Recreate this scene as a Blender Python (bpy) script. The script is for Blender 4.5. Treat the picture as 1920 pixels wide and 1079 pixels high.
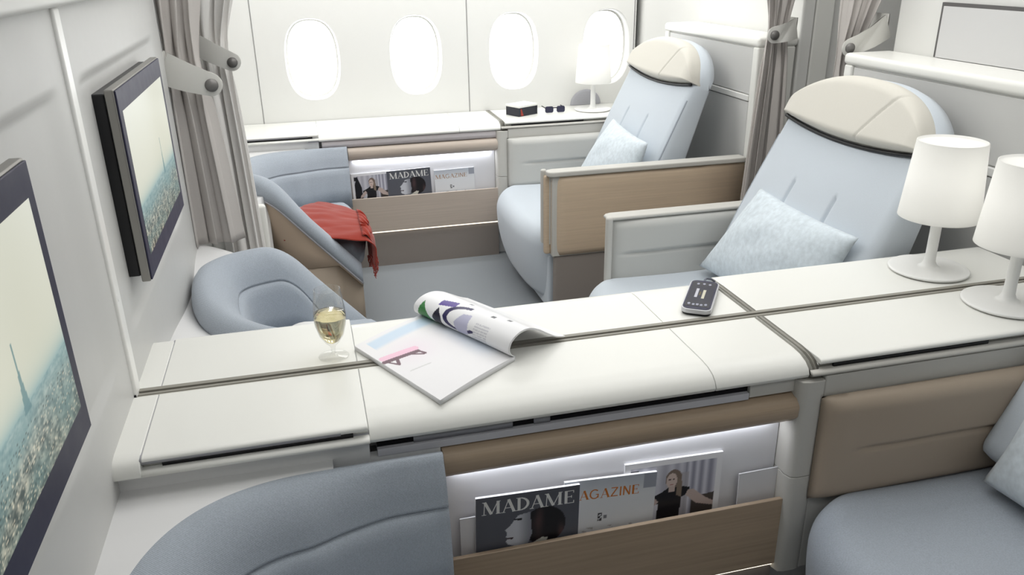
import bpy, bmesh, math, random
import numpy as np
from mathutils import Vector, Matrix, noise
random.seed(4)
PI = math.pi
scn = bpy.context.scene
COL = scn.collection
for o in list(bpy.data.objects): bpy.data.objects.remove(o)

# ---------------------------------------------------------------- camera
cd = bpy.data.cameras.new('camera'); cam = bpy.data.objects.new('camera', cd); COL.objects.link(cam)
Rw = Matrix(((0.968, 0.108, -0.225), (-0.249, 0.366, -0.897), (-0.015, 0.924, 0.381)))
ax = Vector(Rw[0]).normalized(); az = Vector(Rw[2]).normalized()
ay = az.cross(ax).normalized(); az = ax.cross(ay)
rot = Matrix((ax, ay, az))
cam.matrix_world = Matrix.Translation((0, 0, 1.53)) @ rot.to_4x4()
cd.sensor_fit = 'HORIZONTAL'; cd.sensor_width = 36.0; cd.lens = 36.0 * 1513.0 / 1920.0
cd.clip_start = 0.02; cd.clip_end = 100
scn.camera = cam

# ---------------------------------------------------------------- sky, lights, exposure
w = bpy.data.worlds.new('daylight'); scn.world = w; w.use_nodes = True
w.node_tree.nodes['Background'].inputs[0].default_value = (0.97, 0.985, 1.0, 1)
w.node_tree.nodes['Background'].inputs[1].default_value = 5.0
scn.view_settings.view_transform = 'Standard'
scn.view_settings.look = 'None'
scn.view_settings.exposure = 0.0
scn.view_settings.gamma = 1.0
scn.view_settings.use_curve_mapping = False

def area(name, loc, size, power, rotation=(0, 0, 0), color=(1, 1, 1)):
    l = bpy.data.lights.new(name, 'AREA'); l.shape = 'RECTANGLE'; l.size = size[0]; l.size_y = size[1]
    l.energy = power; l.color = color
    o = bpy.data.objects.new(name, l); COL.objects.link(o); o.location = loc; o.rotation_euler = rotation
    return o
area('sidewall_wash_light', (1.0, 3.75, 2.12), (3.2, 0.7), 29, (math.radians(12), 0, 0), (1, 0.995, 0.98))
area('aisle_ceiling_light', (1.0, 2.3, 2.15), (3.0, 0.8), 21, (0, 0, 0), (1, 0.99, 0.97))
area('centre_ceiling_light', (0.9, 1.45, 2.15), (2.6, 0.6), 8, (0, 0, 0), (1.0, 0.995, 0.985))

area('forward_fill_light', (0.9, 0.0, 2.15), (2.6, 0.5), 7, (0, 0, 0), (1.0, 0.995, 0.985))  # added fill to brighten the near faces turned towards the camera

# ---------------------------------------------------------------- materials
def lin(c):
    return tuple((x / 255 / 12.92) if x / 255 <= 0.04045 else ((x / 255 + 0.055) / 1.055) ** 2.4 for x in c)
MATS = {}
def mat(name, rgb, rough=0.5, metal=0.0, bump=0, bscale=400, var=0.0, vscale=30, kind=None, coat=0, emit=None, sheen=0, trans=0, ior=1.45):
    if name in MATS: return MATS[name]
    m = bpy.data.materials.new(name); m.use_nodes = True
    nt = m.node_tree; b = nt.nodes['Principled BSDF']; N = nt.nodes; L = nt.links
    c = (*lin(rgb), 1)
    b.inputs['Base Color'].default_value = c
    b.inputs['Roughness'].default_value = rough; b.inputs['Metallic'].default_value = metal
    b.inputs['IOR'].default_value = ior
    if coat: b.inputs['Coat Weight'].default_value = coat
    if sheen: b.inputs['Sheen Weight'].default_value = sheen; b.inputs['Sheen Roughness'].default_value = 0.5
    if trans: b.inputs['Transmission Weight'].default_value = trans
    if emit:
        b.inputs['Emission Color'].default_value = c; b.inputs['Emission Strength'].default_value = emit
    tc = N.new('ShaderNodeTexCoord')
    if kind in ('fabric', 'mottle'):
        # fine woven look: two crossed waves and a fleck
        n1 = N.new('ShaderNodeTexNoise'); n1.inputs['Scale'].default_value = bscale; n1.inputs['Detail'].default_value = 3
        L.new(tc.outputs['Object'], n1.inputs['Vector'])
        wv = N.new('ShaderNodeTexWave'); wv.bands_direction = 'DIAGONAL'; wv.inputs['Scale'].default_value = bscale * 0.45
        wv.inputs['Distortion'].default_value = 1.5
        L.new(tc.outputs['Object'], wv.inputs['Vector'])
        r = N.new('ShaderNodeMapRange'); r.inputs[3].default_value = 1 - var; r.inputs[4].default_value = 1 + var
        ad = N.new('ShaderNodeMath'); ad.operation = 'ADD'
        ml = N.new('ShaderNodeMath'); ml.operation = 'MULTIPLY'; ml.inputs[1].default_value = 0.35 if kind == 'fabric' else 0.0
        L.new(wv.outputs['Fac'], ml.inputs[0]); L.new(n1.outputs['Fac'], ad.inputs[0]); L.new(ml.outputs[0], ad.inputs[1])
        r.inputs[1].default_value = 0.4 if kind == 'fabric' else 0.3; r.inputs[2].default_value = 0.95 if kind == 'fabric' else 0.7
        L.new(ad.outputs[0], r.inputs[0])
        mx = N.new('ShaderNodeVectorMath'); mx.operation = 'SCALE'; mx.inputs[0].default_value = c[:3]
        L.new(r.outputs[0], mx.inputs['Scale']); L.new(mx.outputs[0], b.inputs['Base Color'])
        bp = N.new('ShaderNodeBump'); bp.inputs['Strength'].default_value = bump; bp.inputs['Distance'].default_value = 0.001
        L.new(ad.outputs[0], bp.inputs['Height']); L.new(bp.outputs[0], b.inputs['Normal'])
    elif kind == 'wood':
        mp = N.new('ShaderNodeMapping'); mp.inputs['Scale'].default_value = (3, 60, 130)
        L.new(tc.outputs['Object'], mp.inputs['Vector'])
        n1 = N.new('ShaderNodeTexNoise'); n1.inputs['Scale'].default_value = 1.0; n1.inputs['Detail'].default_value = 5; n1.inputs['Roughness'].default_value = 0.65
        L.new(mp.outputs[0], n1.inputs['Vector'])
        cr = N.new('ShaderNodeValToRGB')
        cr.color_ramp.elements[0].position = 0.3; cr.color_ramp.elements[0].color = (*[x * (1 - var) for x in c[:3]], 1)
        cr.color_ramp.elements[1].position = 0.7; cr.color_ramp.elements[1].color = (*[min(1, x * (1 + var)) for x in c[:3]], 1)
        L.new(n1.outputs['Fac'], cr.inputs[0]); L.new(cr.outputs[0], b.inputs['Base Color'])
    else:
        n1 = N.new('ShaderNodeTexNoise'); n1.inputs['Scale'].default_value = vscale; n1.inputs['Detail'].default_value = 3
        L.new(tc.outputs['Object'], n1.inputs['Vector'])
        r = N.new('ShaderNodeMapRange'); r.inputs[3].default_value = max(0.02, rough - 0.06); r.inputs[4].default_value = min(1, rough + 0.06)
        L.new(n1.outputs['Fac'], r.inputs[0]); L.new(r.outputs[0], b.inputs['Roughness'])
        if bump:
            bp = N.new('ShaderNodeBump'); bp.inputs['Strength'].default_value = bump; bp.inputs['Distance'].default_value = 0.001
            n2 = N.new('ShaderNodeTexNoise'); n2.inputs['Scale'].default_value = bscale
            L.new(tc.outputs['Object'], n2.inputs['Vector']); L.new(n2.outputs['Fac'], bp.inputs['Height']); L.new(bp.outputs[0], b.inputs['Normal'])
    MATS[name] = m
    return m

WALL = mat('cabin_panel_white', (226, 226, 223), 0.45)
WALLG = mat('cabin_panel_grey', (205, 205, 203), 0.45)
TOP = mat('counter_white', (236, 236, 231), 0.32)
BODY = mat('console_body_white', (226, 226, 226), 0.5)
SHELLW = mat('seat_shell_grey', (196, 194, 188), 0.45)
RACKW = mat('rack_back_white', (228, 228, 232), 0.5)
WOOD = mat('pale_oak', (176, 156, 134), 0.42, kind='wood', var=0.10)
WOODL = mat('pale_oak_armrest', (200, 180, 156), 0.42, kind='wood', var=0.08)
TAUPE = mat('taupe_leather', (174, 159, 142), 0.5, bump=0.12, bscale=900)
TAUPEG = mat('taupe_base', (142, 134, 128), 0.55)
TAN = mat('tan_leather', (198, 178, 157), 0.5, bump=0.12, bscale=900)
GREYL = mat('pale_grey_leather', (196, 196, 192), 0.45, bump=0.12, bscale=900)
BLUE = mat('blue_grey_upholstery', (166, 174, 184), 0.9, bump=0.6, bscale=330, var=0.13, kind='fabric', sheen=0.2)
BLUES = mat('pale_blue_seat_fabric', (196, 204, 212), 0.9, bump=0.3, bscale=700, var=0.035, kind='fabric', sheen=0.25)
PILLOW = mat('pale_mottled_pillow_fabric', (206, 216, 223), 0.9, bump=0.5, bscale=55, var=0.10, kind='mottle', sheen=0.3)
CREAM = mat('cream_headrest_cloth', (209, 206, 197), 0.8, bump=0.2, bscale=500, var=0.02, kind='fabric')
CARPET = mat('blue_grey_carpet', (142, 147, 151), 1.0, bump=0.8, bscale=500, var=0.10, kind='fabric')
CURT = mat('taupe_curtain_cloth', (192, 187, 183), 0.85, bump=0.2, bscale=600, var=0.03, kind='fabric')
CURTL = mat('pale_curtain_cloth', (232, 230, 227), 0.85, bump=0.2, bscale=600, var=0.03, kind='fabric')
STRAP = mat('pale_grey_strap_leather', (205, 204, 199), 0.5)
BUTTON = mat('grey_button', (120, 118, 116), 0.4, 0.3)
BLACK = mat('black_plastic', (18, 18, 22), 0.4)
NAVY = mat('dark_navy_bezel', (44, 44, 68), 0.5)
SILVER = mat('brushed_silver', (150, 148, 144), 0.35, 0.7)
TRACK = mat('grey_ribbed_rubber', (148, 145, 136), 0.5)
TRACKL = mat('light_grey_rib', (190, 188, 180), 0.5)
LAMPW = mat('lamp_white_plastic', (240, 240, 238), 0.4)
RED = mat('red_wool', (150, 44, 27), 0.95, bump=0.6, bscale=350, var=0.10, kind='fabric', sheen=0.3)
PAPER = mat('paper_edge', (232, 232, 234), 0.7)
LIGHTM = mat('lit_strip', (235, 240, 255), 0.5, emit=2.6)
LIGHTM2 = mat('lit_strip_warm', (255, 246, 226), 0.5, emit=1.6)
DARKCOVER = mat('charcoal_cover', (74, 76, 84), 0.35)
INKW = mat('white_ink', (232, 232, 230), 0.5)
INKO = mat('orange_ink', (205, 120, 50), 0.5)
DIM = mat('dim_grey', (168, 168, 174), 0.5)

def vcol_mat(name, emit=0, rough=0.4):
    m = bpy.data.materials.new(name); m.use_nodes = True
    nt = m.node_tree; b = nt.nodes['Principled BSDF']
    a = nt.nodes.new('ShaderNodeAttribute'); a.attribute_name = 'print'
    b.inputs['Roughness'].default_value = rough
    b.inputs['Specular IOR Level'].default_value = 0.15 if (emit or rough < 0.2) else 0.4
    if emit:
        b.inputs['Base Color'].default_value = (0.01, 0.01, 0.01, 1)
        nt.links.new(a.outputs['Color'], b.inputs['Emission Color']); b.inputs['Emission Strength'].default_value = emit
    else:
        nt.links.new(a.outputs['Color'], b.inputs['Base Color'])
    return m
PRINT = vcol_mat('glossy_print', rough=0.3)
SCREEN = vcol_mat('lit_display', emit=0.95, rough=0.4)
LCD = vcol_mat('handset_display', rough=0.15)

# window pane: clear, slightly reflective, passes daylight
PANE = bpy.data.materials.new('acrylic_pane'); PANE.use_nodes = True
_n = PANE.node_tree; _n.nodes.clear()
_o = _n.nodes.new('ShaderNodeOutputMaterial'); _m = _n.nodes.new('ShaderNodeMixShader')
_t = _n.nodes.new('ShaderNodeBsdfTransparent'); _g = _n.nodes.new('ShaderNodeBsdfGlossy'); _g.inputs['Roughness'].default_value = 0.05
_f = _n.nodes.new('ShaderNodeFresnel'); _f.inputs[0].default_value = 1.3
_n.links.new(_f.outputs[0], _m.inputs[0]); _n.links.new(_t.outputs[0], _m.inputs[1]); _n.links.new(_g.outputs[0], _m.inputs[2]); _n.links.new(_m.outputs[0], _o.inputs[0])

def glass_mat(name, rgb, ior):
    m = bpy.data.materials.new(name); m.use_nodes = True
    b = m.node_tree.nodes['Principled BSDF']
    b.inputs['Base Color'].default_value = (*lin(rgb), 1); b.inputs['Roughness'].default_value = 0.0
    b.inputs['Transmission Weight'].default_value = 1.0; b.inputs['IOR'].default_value = ior
    return m
GLASS = bpy.data.materials.new('clear_glass'); GLASS.use_nodes = True
_n = GLASS.node_tree; _n.nodes.clear()
_o = _n.nodes.new('ShaderNodeOutputMaterial'); _m = _n.nodes.new('ShaderNodeMixShader')
_t = _n.nodes.new('ShaderNodeBsdfTransparent'); _t.inputs[0].default_value = (0.97, 0.97, 0.965, 1); _g = _n.nodes.new('ShaderNodeBsdfGlossy'); _g.inputs['Roughness'].default_value = 0.02
_f = _n.nodes.new('ShaderNodeLayerWeight'); _f.inputs[0].default_value = 0.5
_p = _n.nodes.new('ShaderNodeMath'); _p.operation = 'POWER'; _p.inputs[1].default_value = 3.5
_q = _n.nodes.new('ShaderNodeMath'); _q.operation = 'MULTIPLY_ADD'; _q.inputs[1].default_value = 0.6; _q.inputs[2].default_value = 0.05
_n.links.new(_f.outputs['Facing'], _p.inputs[0]); _n.links.new(_p.outputs[0], _q.inputs[0]); _n.links.new(_q.outputs[0], _m.inputs[0]); _n.links.new(_t.outputs[0], _m.inputs[1]); _n.links.new(_g.outputs[0], _m.inputs[2]); _n.links.new(_m.outputs[0], _o.inputs[0])
WINE = glass_mat('white_wine', (248, 236, 190), 1.33)

SHADE = bpy.data.materials.new('lamp_shade_white'); SHADE.use_nodes = True
_b = SHADE.node_tree.nodes['Principled BSDF']; _b.inputs['Base Color'].default_value = (0.86, 0.86, 0.84, 1); _b.inputs['Roughness'].default_value = 0.6
_nt = SHADE.node_tree; _tr = _nt.nodes.new('ShaderNodeBsdfTranslucent'); _tr.inputs[0].default_value = (0.9, 0.89, 0.86, 1)
_mx = _nt.nodes.new('ShaderNodeMixShader'); _mx.inputs[0].default_value = 0.35
_out = [n for n in _nt.nodes if n.type == 'OUTPUT_MATERIAL'][0]
_nt.links.new(_b.outputs[0], _mx.inputs[1]); _nt.links.new(_tr.outputs[0], _mx.inputs[2]); _nt.links.new(_mx.outputs[0], _out.inputs[0])

# ---------------------------------------------------------------- helpers
def adopt(o, parent):
    if parent is not None:
        o.parent = parent
        o.matrix_parent_inverse = Matrix.Translation(-parent.location) if parent.type == 'EMPTY' and parent.rotation_euler.z == 0 else parent.matrix_basis.inverted()
    return o
def mesh(name, verts, faces, m, parent=None, smooth=True, wn=False):
    me = bpy.data.meshes.new(name); me.from_pydata([tuple(v) for v in verts], [], faces)
    bm = bmesh.new(); bm.from_mesh(me); bmesh.ops.recalc_face_normals(bm, faces=bm.faces); bm.to_mesh(me); bm.free()
    for p in me.polygons: p.use_smooth = smooth
    if m: me.materials.append(m)
    o = bpy.data.objects.new(name, me); COL.objects.link(o)
    adopt(o, parent)
    if wn:
        md = o.modifiers.new('wn', 'WEIGHTED_NORMAL'); md.weight = 100; md.keep_sharp = True
    return o
def fin(name, bm, m, parent=None, r=0.0, seg=3, smooth=True, angle=35):
    bmesh.ops.recalc_face_normals(bm, faces=bm.faces)
    if r > 0:
        es = [e for e in bm.edges if len(e.link_faces) == 2 and e.calc_face_angle(0) > math.radians(angle)]
        bmesh.ops.bevel(bm, geom=es, offset=r, segments=seg, profile=0.5, affect='EDGES', clamp_overlap=True)
    me = bpy.data.meshes.new(name); bm.to_mesh(me); bm.free()
    for p in me.polygons: p.use_smooth = smooth
    me.materials.append(m)
    o = bpy.data.objects.new(name, me); COL.objects.link(o)
    adopt(o, parent)
    if smooth:
        md = o.modifiers.new('wn', 'WEIGHTED_NORMAL'); md.weight = 100
    return o
def box_bm(bm, lo, hi):
    v = [bm.verts.new((x, y, z)) for x in (lo[0], hi[0]) for y in (lo[1], hi[1]) for z in (lo[2], hi[2])]
    for f in ((0, 1, 3, 2), (4, 6, 7, 5), (0, 4, 5, 1), (2, 3, 7, 6), (0, 2, 6, 4), (1, 5, 7, 3)): bm.faces.new([v[i] for i in f])
def box(name, lo, hi, m, parent=None, r=0.0, seg=3):
    lo, hi = [min(a, b) for a, b in zip(lo, hi)], [max(a, b) for a, b in zip(lo, hi)]
    bm = bmesh.new(); box_bm(bm, lo, hi); return fin(name, bm, m, parent, r, seg)
def prism(name, poly, axis, a, b, m, parent=None, r=0.0, seg=2, angle=50):
    bm = bmesh.new()
    def P(p, t):
        if axis == 'x': return (t, p[0], p[1])
        if axis == 'y': return (p[0], t, p[1])
        return (p[0], p[1], t)
    A = [bm.verts.new(P(p, a)) for p in poly]; B = [bm.verts.new(P(p, b)) for p in poly]
    n = len(poly)
    bm.faces.new(A); bm.faces.new(B[::-1])
    for i in range(n): bm.faces.new((A[i], A[(i + 1) % n], B[(i + 1) % n], B[i]))
    return fin(name, bm, m, parent, r, seg, angle=angle)
def lathe(name, prof, m, c=(0, 0, 0), n=48, parent=None, closed=False):
    vs, fs = [], []
    k = len(prof)
    for i in range(n):
        a = 2 * PI * i / n
        for (r, z) in prof: vs.append((c[0] + r * math.cos(a), c[1] + r * math.sin(a), c[2] + z))
    for i in range(n):
        j = (i + 1) % n
        for q in range(k - 1 if not closed else k):
            q2 = (q + 1) % k
            fs.append((i * k + q, j * k + q, j * k + q2, i * k + q2))
    me = bpy.data.meshes.new(name); me.from_pydata(vs, [], fs)
    bm = bmesh.new(); bm.from_mesh(me); bmesh.ops.remove_doubles(bm, verts=bm.verts, dist=1e-5)
    bmesh.ops.recalc_face_normals(bm, faces=bm.faces); bm.to_mesh(me); bm.free()
    for p in me.polygons: p.use_smooth = True
    me.materials.append(m)
    o = bpy.data.objects.new(name, me); COL.objects.link(o); adopt(o, parent)
    md = o.modifiers.new('wn', 'WEIGHTED_NORMAL'); md.weight = 60
    return o
def tube(name, pts, r, m, parent=None, n=8):
    pts = [Vector(p) for p in pts]; vs, fs = [], []
    for i, p in enumerate(pts):
        d = (pts[min(i + 1, len(pts) - 1)] - pts[max(i - 1, 0)]).normalized()
        u = d.cross(Vector((0, 0, 1)));
        if u.length < 1e-3: u = d.cross(Vector((1, 0, 0)))
        u.normalize(); v = d.cross(u)
        for k in range(n):
            a = 2 * PI * k / n; vs.append(p + (u * math.cos(a) + v * math.sin(a)) * r)
    for i in range(len(pts) - 1):
        for k in range(n):
            fs.append((i * n + k, i * n + (k + 1) % n, (i + 1) * n + (k + 1) % n, (i + 1) * n + k))
    fs.append(tuple(range(n))); fs.append(tuple(range(len(vs) - n, len(vs))))
    return mesh(name, vs, fs, m, parent)
def grid(name, f, nu, nv, m, parent=None, wrap=False, color=None, solid=0):
    """surface f(u,v); color(u,v) optional print"""
    vs = [f(i / nu, j / nv) for j in range(nv + 1) for i in range(nu + 1)]
    W = nu + 1
    fs = [(j * W + i, j * W + i + 1, (j + 1) * W + i + 1, (j + 1) * W + i) for j in range(nv) for i in range(nu)]
    me = bpy.data.meshes.new(name); me.from_pydata([tuple(v) for v in vs], [], fs)
    for p in me.polygons: p.use_smooth = True
    if color is not None:
        at = me.color_attributes.new('print', 'FLOAT_COLOR', 'POINT')
        k = 0
        for j in range(nv + 1):
            for i in range(nu + 1):
                c = color(i / nu, j / nv); at.data[k].color = (*lin(c), 1); k += 1
    me.materials.append(m)
    o = bpy.data.objects.new(name, me); COL.objects.link(o); adopt(o, parent)
    if solid:
        md = o.modifiers.new('thick', 'SOLIDIFY'); md.thickness = solid; md.offset = 0
    return o
def closed_patch(name, f, g, nu, nv, m, parent=None):
    """two sheets f (front) and g (back) that share their border -> closed shell"""
    W = nu + 1
    vs = [f(i / nu, j / nv) for j in range(nv + 1) for i in range(nu + 1)]
    off = len(vs)
    vs += [g(i / nu, j / nv) for j in range(nv + 1) for i in range(nu + 1)]
    fs = []
    for j in range(nv):
        for i in range(nu):
            q = (j * W + i, j * W + i + 1, (j + 1) * W + i + 1, (j + 1) * W + i)
            fs.append(q); fs.append(tuple(off + a for a in q[::-1]))
    rim = [i for i in range(W)] + [j * W + nu for j in range(1, nv + 1)] + [nv * W + i for i in range(nu - 1, -1, -1)] + [j * W for j in range(nv - 1, 0, -1)]
    for a, b in zip(rim, rim[1:] + rim[:1]): fs.append((a, b, off + b, off + a))
    me = bpy.data.meshes.new(name); me.from_pydata([tuple(v) for v in vs], [], fs)
    bm = bmesh.new(); bm.from_mesh(me); bmesh.ops.remove_doubles(bm, verts=bm.verts, dist=1e-5)
    bmesh.ops.recalc_face_normals(bm, faces=bm.faces); bm.to_mesh(me); bm.free()
    for p in me.polygons: p.use_smooth = True
    me.materials.append(m)
    o = bpy.data.objects.new(name, me); COL.objects.link(o); adopt(o, parent)
    return o
def thing(name, loc, label, cat, group=None, rz=0):
    o = bpy.data.objects.new(name, None); COL.objects.link(o); o.location = loc; o.rotation_euler = (0, 0, rz)
    o.empty_display_size = 0.05
    o['label'] = label; o['category'] = cat
    if group: o['group'] = group
    return o
def tag(o, label, cat, group=None):
    o['label'] = label; o['category'] = cat
    if group: o['group'] = group
    return o
def struct(o): o['kind'] = 'structure'; return o
def dup(root, dloc, label, group=None):
    r = root.copy(); COL.objects.link(r); r.location = root.location + Vector(dloc); r['label'] = label
    if group: r['group'] = group
    for ch in list(root.children):
        mi = ch.matrix_parent_inverse.copy()
        c = ch.copy(); COL.objects.link(c); c.parent = r; c.matrix_parent_inverse = mi
        for g in list(ch.children):
            d = g.copy(); COL.objects.link(d); d.parent = c; d.matrix_parent_inverse = g.matrix_parent_inverse.copy()
    return r
def sst(a, b, x):
    t = min(1, max(0, (x - a) / (b - a))); return t * t * (3 - 2 * t)
def lerp(a, b, t): return a + (b - a) * t
def mixc(a, b, t): return tuple(lerp(x, y, t) for x, y in zip(a, b))
def inpoly(x, y, P):
    c = False; n = len(P); j = n - 1
    for i in range(n):
        if (P[i][1] > y) != (P[j][1] > y) and x < (P[j][0] - P[i][0]) * (y - P[i][1]) / (P[j][1] - P[i][1]) + P[i][0]: c = not c
        j = i
    return c

WX = -0.395          # face of the screen wall
DY = 2.765           # the window suite repeats the near suite this far along y
YW = 4.437           # window wall

# ================================================================ SETTING
struct(box('floor', (-0.9, -1.6, -0.06), (3.4, 4.7, 0.0), CARPET))
struct(box('ceiling', (-0.9, -1.6, 2.2), (3.4, 4.7, 2.26), WALL))

# window wall with four oval openings
WINX = [0.0695 + 0.5385 * k for k in range(-1, 6)]
WZ = 1.0435
def oval(cx, cz, a, b, n=44, e=2.5):
    out = []
    for i in range(n):
        t = 2 * PI * i / n; c, s = math.cos(t), math.sin(t)
        out.append((cx + a * abs(c) ** (2 / e) * (1 if c >= 0 else -1), cz + b * abs(s) ** (2 / e) * (1 if s >= 0 else -1)))
    return out
def window_wall():
    N = 44
    vs, fs = [], []
    x0, x1, z0, z1 = -0.9, 3.4, 0.0, 2.2
    edges = [x0] + [WINX[k] + 0.269 for k in range(len(WINX) - 1)] + [x1]
    for k, cx in enumerate(WINX):
        if cx < -0.3 or cx > 1.9: hole = False
        else: hole = True
        a, b = edges[k], edges[k + 1]
        if not hole:
            i = len(vs); vs += [(a, YW, z0), (b, YW, z0), (b, YW, z1), (a, YW, z1)]; fs.append((i, i + 1, i + 2, i + 3)); continue
        ring = oval(cx, WZ, 0.140, 0.206)       # mouth of the reveal
        inn = oval(cx, WZ, 0.131, 0.197)
        base = len(vs)
        # outer points: project rays onto the cell rectangle
        for (px, pz) in ring:
            dx, dz = px - cx, pz - WZ
            t = min(((b - cx) / dx) if dx > 1e-6 else (((a - cx) / dx) if dx < -1e-6 else 1e9), ((z1 - WZ) / dz) if dz > 1e-6 else (((z0 - WZ) / dz) if dz < -1e-6 else 1e9))
            vs.append((cx + dx * t, YW, WZ + dz * t))
        for (px, pz) in ring: vs.append((px, YW, pz))
        for q in range(N):
            r = (q + 1) % N
            fs.append((base + q, base + r, base + N + r, base + N + q))
        # corner triangles
        for (qx, qz) in ((b, z1), (a, z1), (a, z0), (b, z0)):
            ci = len(vs); vs.append((qx, YW, qz))
            best = None
            for q in range(N):
                r = (q + 1) % N; A, B = vs[base + q], vs[base + r]
                if (abs(A[0] - qx) < 1e-6 and abs(B[2] - qz) < 1e-6) or (abs(B[0] - qx) < 1e-6 and abs(A[2] - qz) < 1e-6): best = (base + q, base + r)
            if best: fs.append((best[0], best[1], ci))
        steps = [(0.0, 0.0), (0.006, 0.25), (0.016, 0.6), (0.035, 0.9), (0.07, 1.0)]
        prev = base + N
        for (dy, t) in steps[1:]:
            st = len(vs)
            for (p, s) in zip(ring, inn): vs.append((lerp(p[0], s[0], t), YW + dy, lerp(p[1], s[1], t)))
            for q in range(N):
                r = (q + 1) % N; fs.append((prev + q, prev + r, st + r, st + q))
            prev = st
    me = bpy.data.meshes.new('wall_window'); me.from_pydata(vs, [], fs)
    bm = bmesh.new(); bm.from_mesh(me); bmesh.ops.remove_doubles(bm, verts=bm.verts, dist=1e-4); bmesh.ops.recalc_face_normals(bm, faces=bm.faces); bm.to_mesh(me); bm.free()
    for p in me.polygons: p.use_smooth = abs(p.normal.y) < 0.999
    me.materials.append(WALL)
    o = bpy.data.objects.new('wall_window', me); COL.objects.link(o); struct(o)
window_wall()
k = 0
for cx in WINX:
    if cx < -0.3 or cx > 1.9: continue
    k += 1
    fr = thing('window_%d' % k, (cx, YW + 0.07, WZ), '', ''); del fr['label']; del fr['category']; struct(fr)
    ro = oval(cx, WZ, 0.1315, 0.1975); ri = oval(cx, WZ, 0.123, 0.189)
    n = len(ro); vs = [(p[0], YW + 0.0685, p[1]) for p in ro] + [(p[0], YW + 0.0665, p[1]) for p in ri]
    mesh('window_frame', vs, [(i, (i + 1) % n, n + (i + 1) % n, n + i) for i in range(n)], TOP, fr, smooth=False)
    mesh('pane', [(p[0], YW + 0.0670, p[1]) for p in ri], [tuple(range(n))], PANE, fr, smooth=False)
# panel joints on the window wall
for i, x in enumerate((-0.212, 0.888, 1.845)):
    struct(box('trim_%d' % (i + 1), (x - 0.0025, YW - 0.002, 0.73), (x + 0.0025, YW + 0.01, 2.2), mat('pale_joint', (208, 208, 208), 0.6)))
# coving that leans in above the windows
struct(box('trim_4', (-0.9, YW - 0.2, 1.95), (3.4, YW, 2.2), WALL, r=0.02))

# screen wall: relief with a shallow well round each screen
def wall_relief(y, z):
    d = 0.0
    for yc in (2.075, 1.04 - 0.0):
        w_, h_ = (0.44, 0.252) if yc > 1.5 else (0.44, 0.252)
        ty = 1 - sst(0.82, 1.08, abs(y - yc) / w_); tz = 1 - sst(0.975, 1.02, abs(z - 1.08) / h_)
        d = max(d, ty * tz)
    return d
def wl(u, v):
    y = lerp(-1.6, 2.665, u); z = lerp(0.0, 1.475, v)
    return Vector((WX + 0.006 - 0.008 * wall_relief(y, z), y, z))
struct(grid('wall_screens', wl, 300, 150, WALLG))
struct(box('wall_screens_back', (WX - 0.12, -1.6, 0), (WX - 0.03, 2.665, 1.475), WALL))
struct(box('wall_screens_upper', (WX - 0.12, -1.6, 1.475), (WX + 0.0, 2.665, 2.2), WALLG))
struct(box('trim_5', (WX - 0.12, -1.6, 1.462), (WX + 0.03, 2.62, 1.50), WALL, r=0.012))
struct(box('trim_6', (WX - 0.03, 2.65, 0.66), (WX + 0.006, 2.675, 1.475), WALL, r=0.005))
# bright upright joint between the two suites
struct(box('trim_7', (WX - 0.01, 1.545, 0.70), (WX + 0.012, 1.585, 1.462), mat('satin_white', (245, 245, 242), 0.3), r=0.006))
struct(box('trim_8', (WX - 0.004, 1.606, 0.75), (WX + 0.002, 1.611, 1.20), DIM))
struct(box('wall_rear', (-0.9, -1.66, 0), (3.4, -1.6, 2.2), WALL))
struct(box('wall_aft', (3.3, -1.6, 0), (3.4, 4.437, 2.2), WALL))
struct(box('wall_left_outer', (-0.95, -1.6, 0), (-0.86, 4.437, 2.2), WALL))
# window suite side: screen wall beyond the aisle
struct(box('wall_screens_beyond', (WX - 0.12, 3.12, 0), (WX, 4.437, 2.2), WALL, r=0.01))

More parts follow.
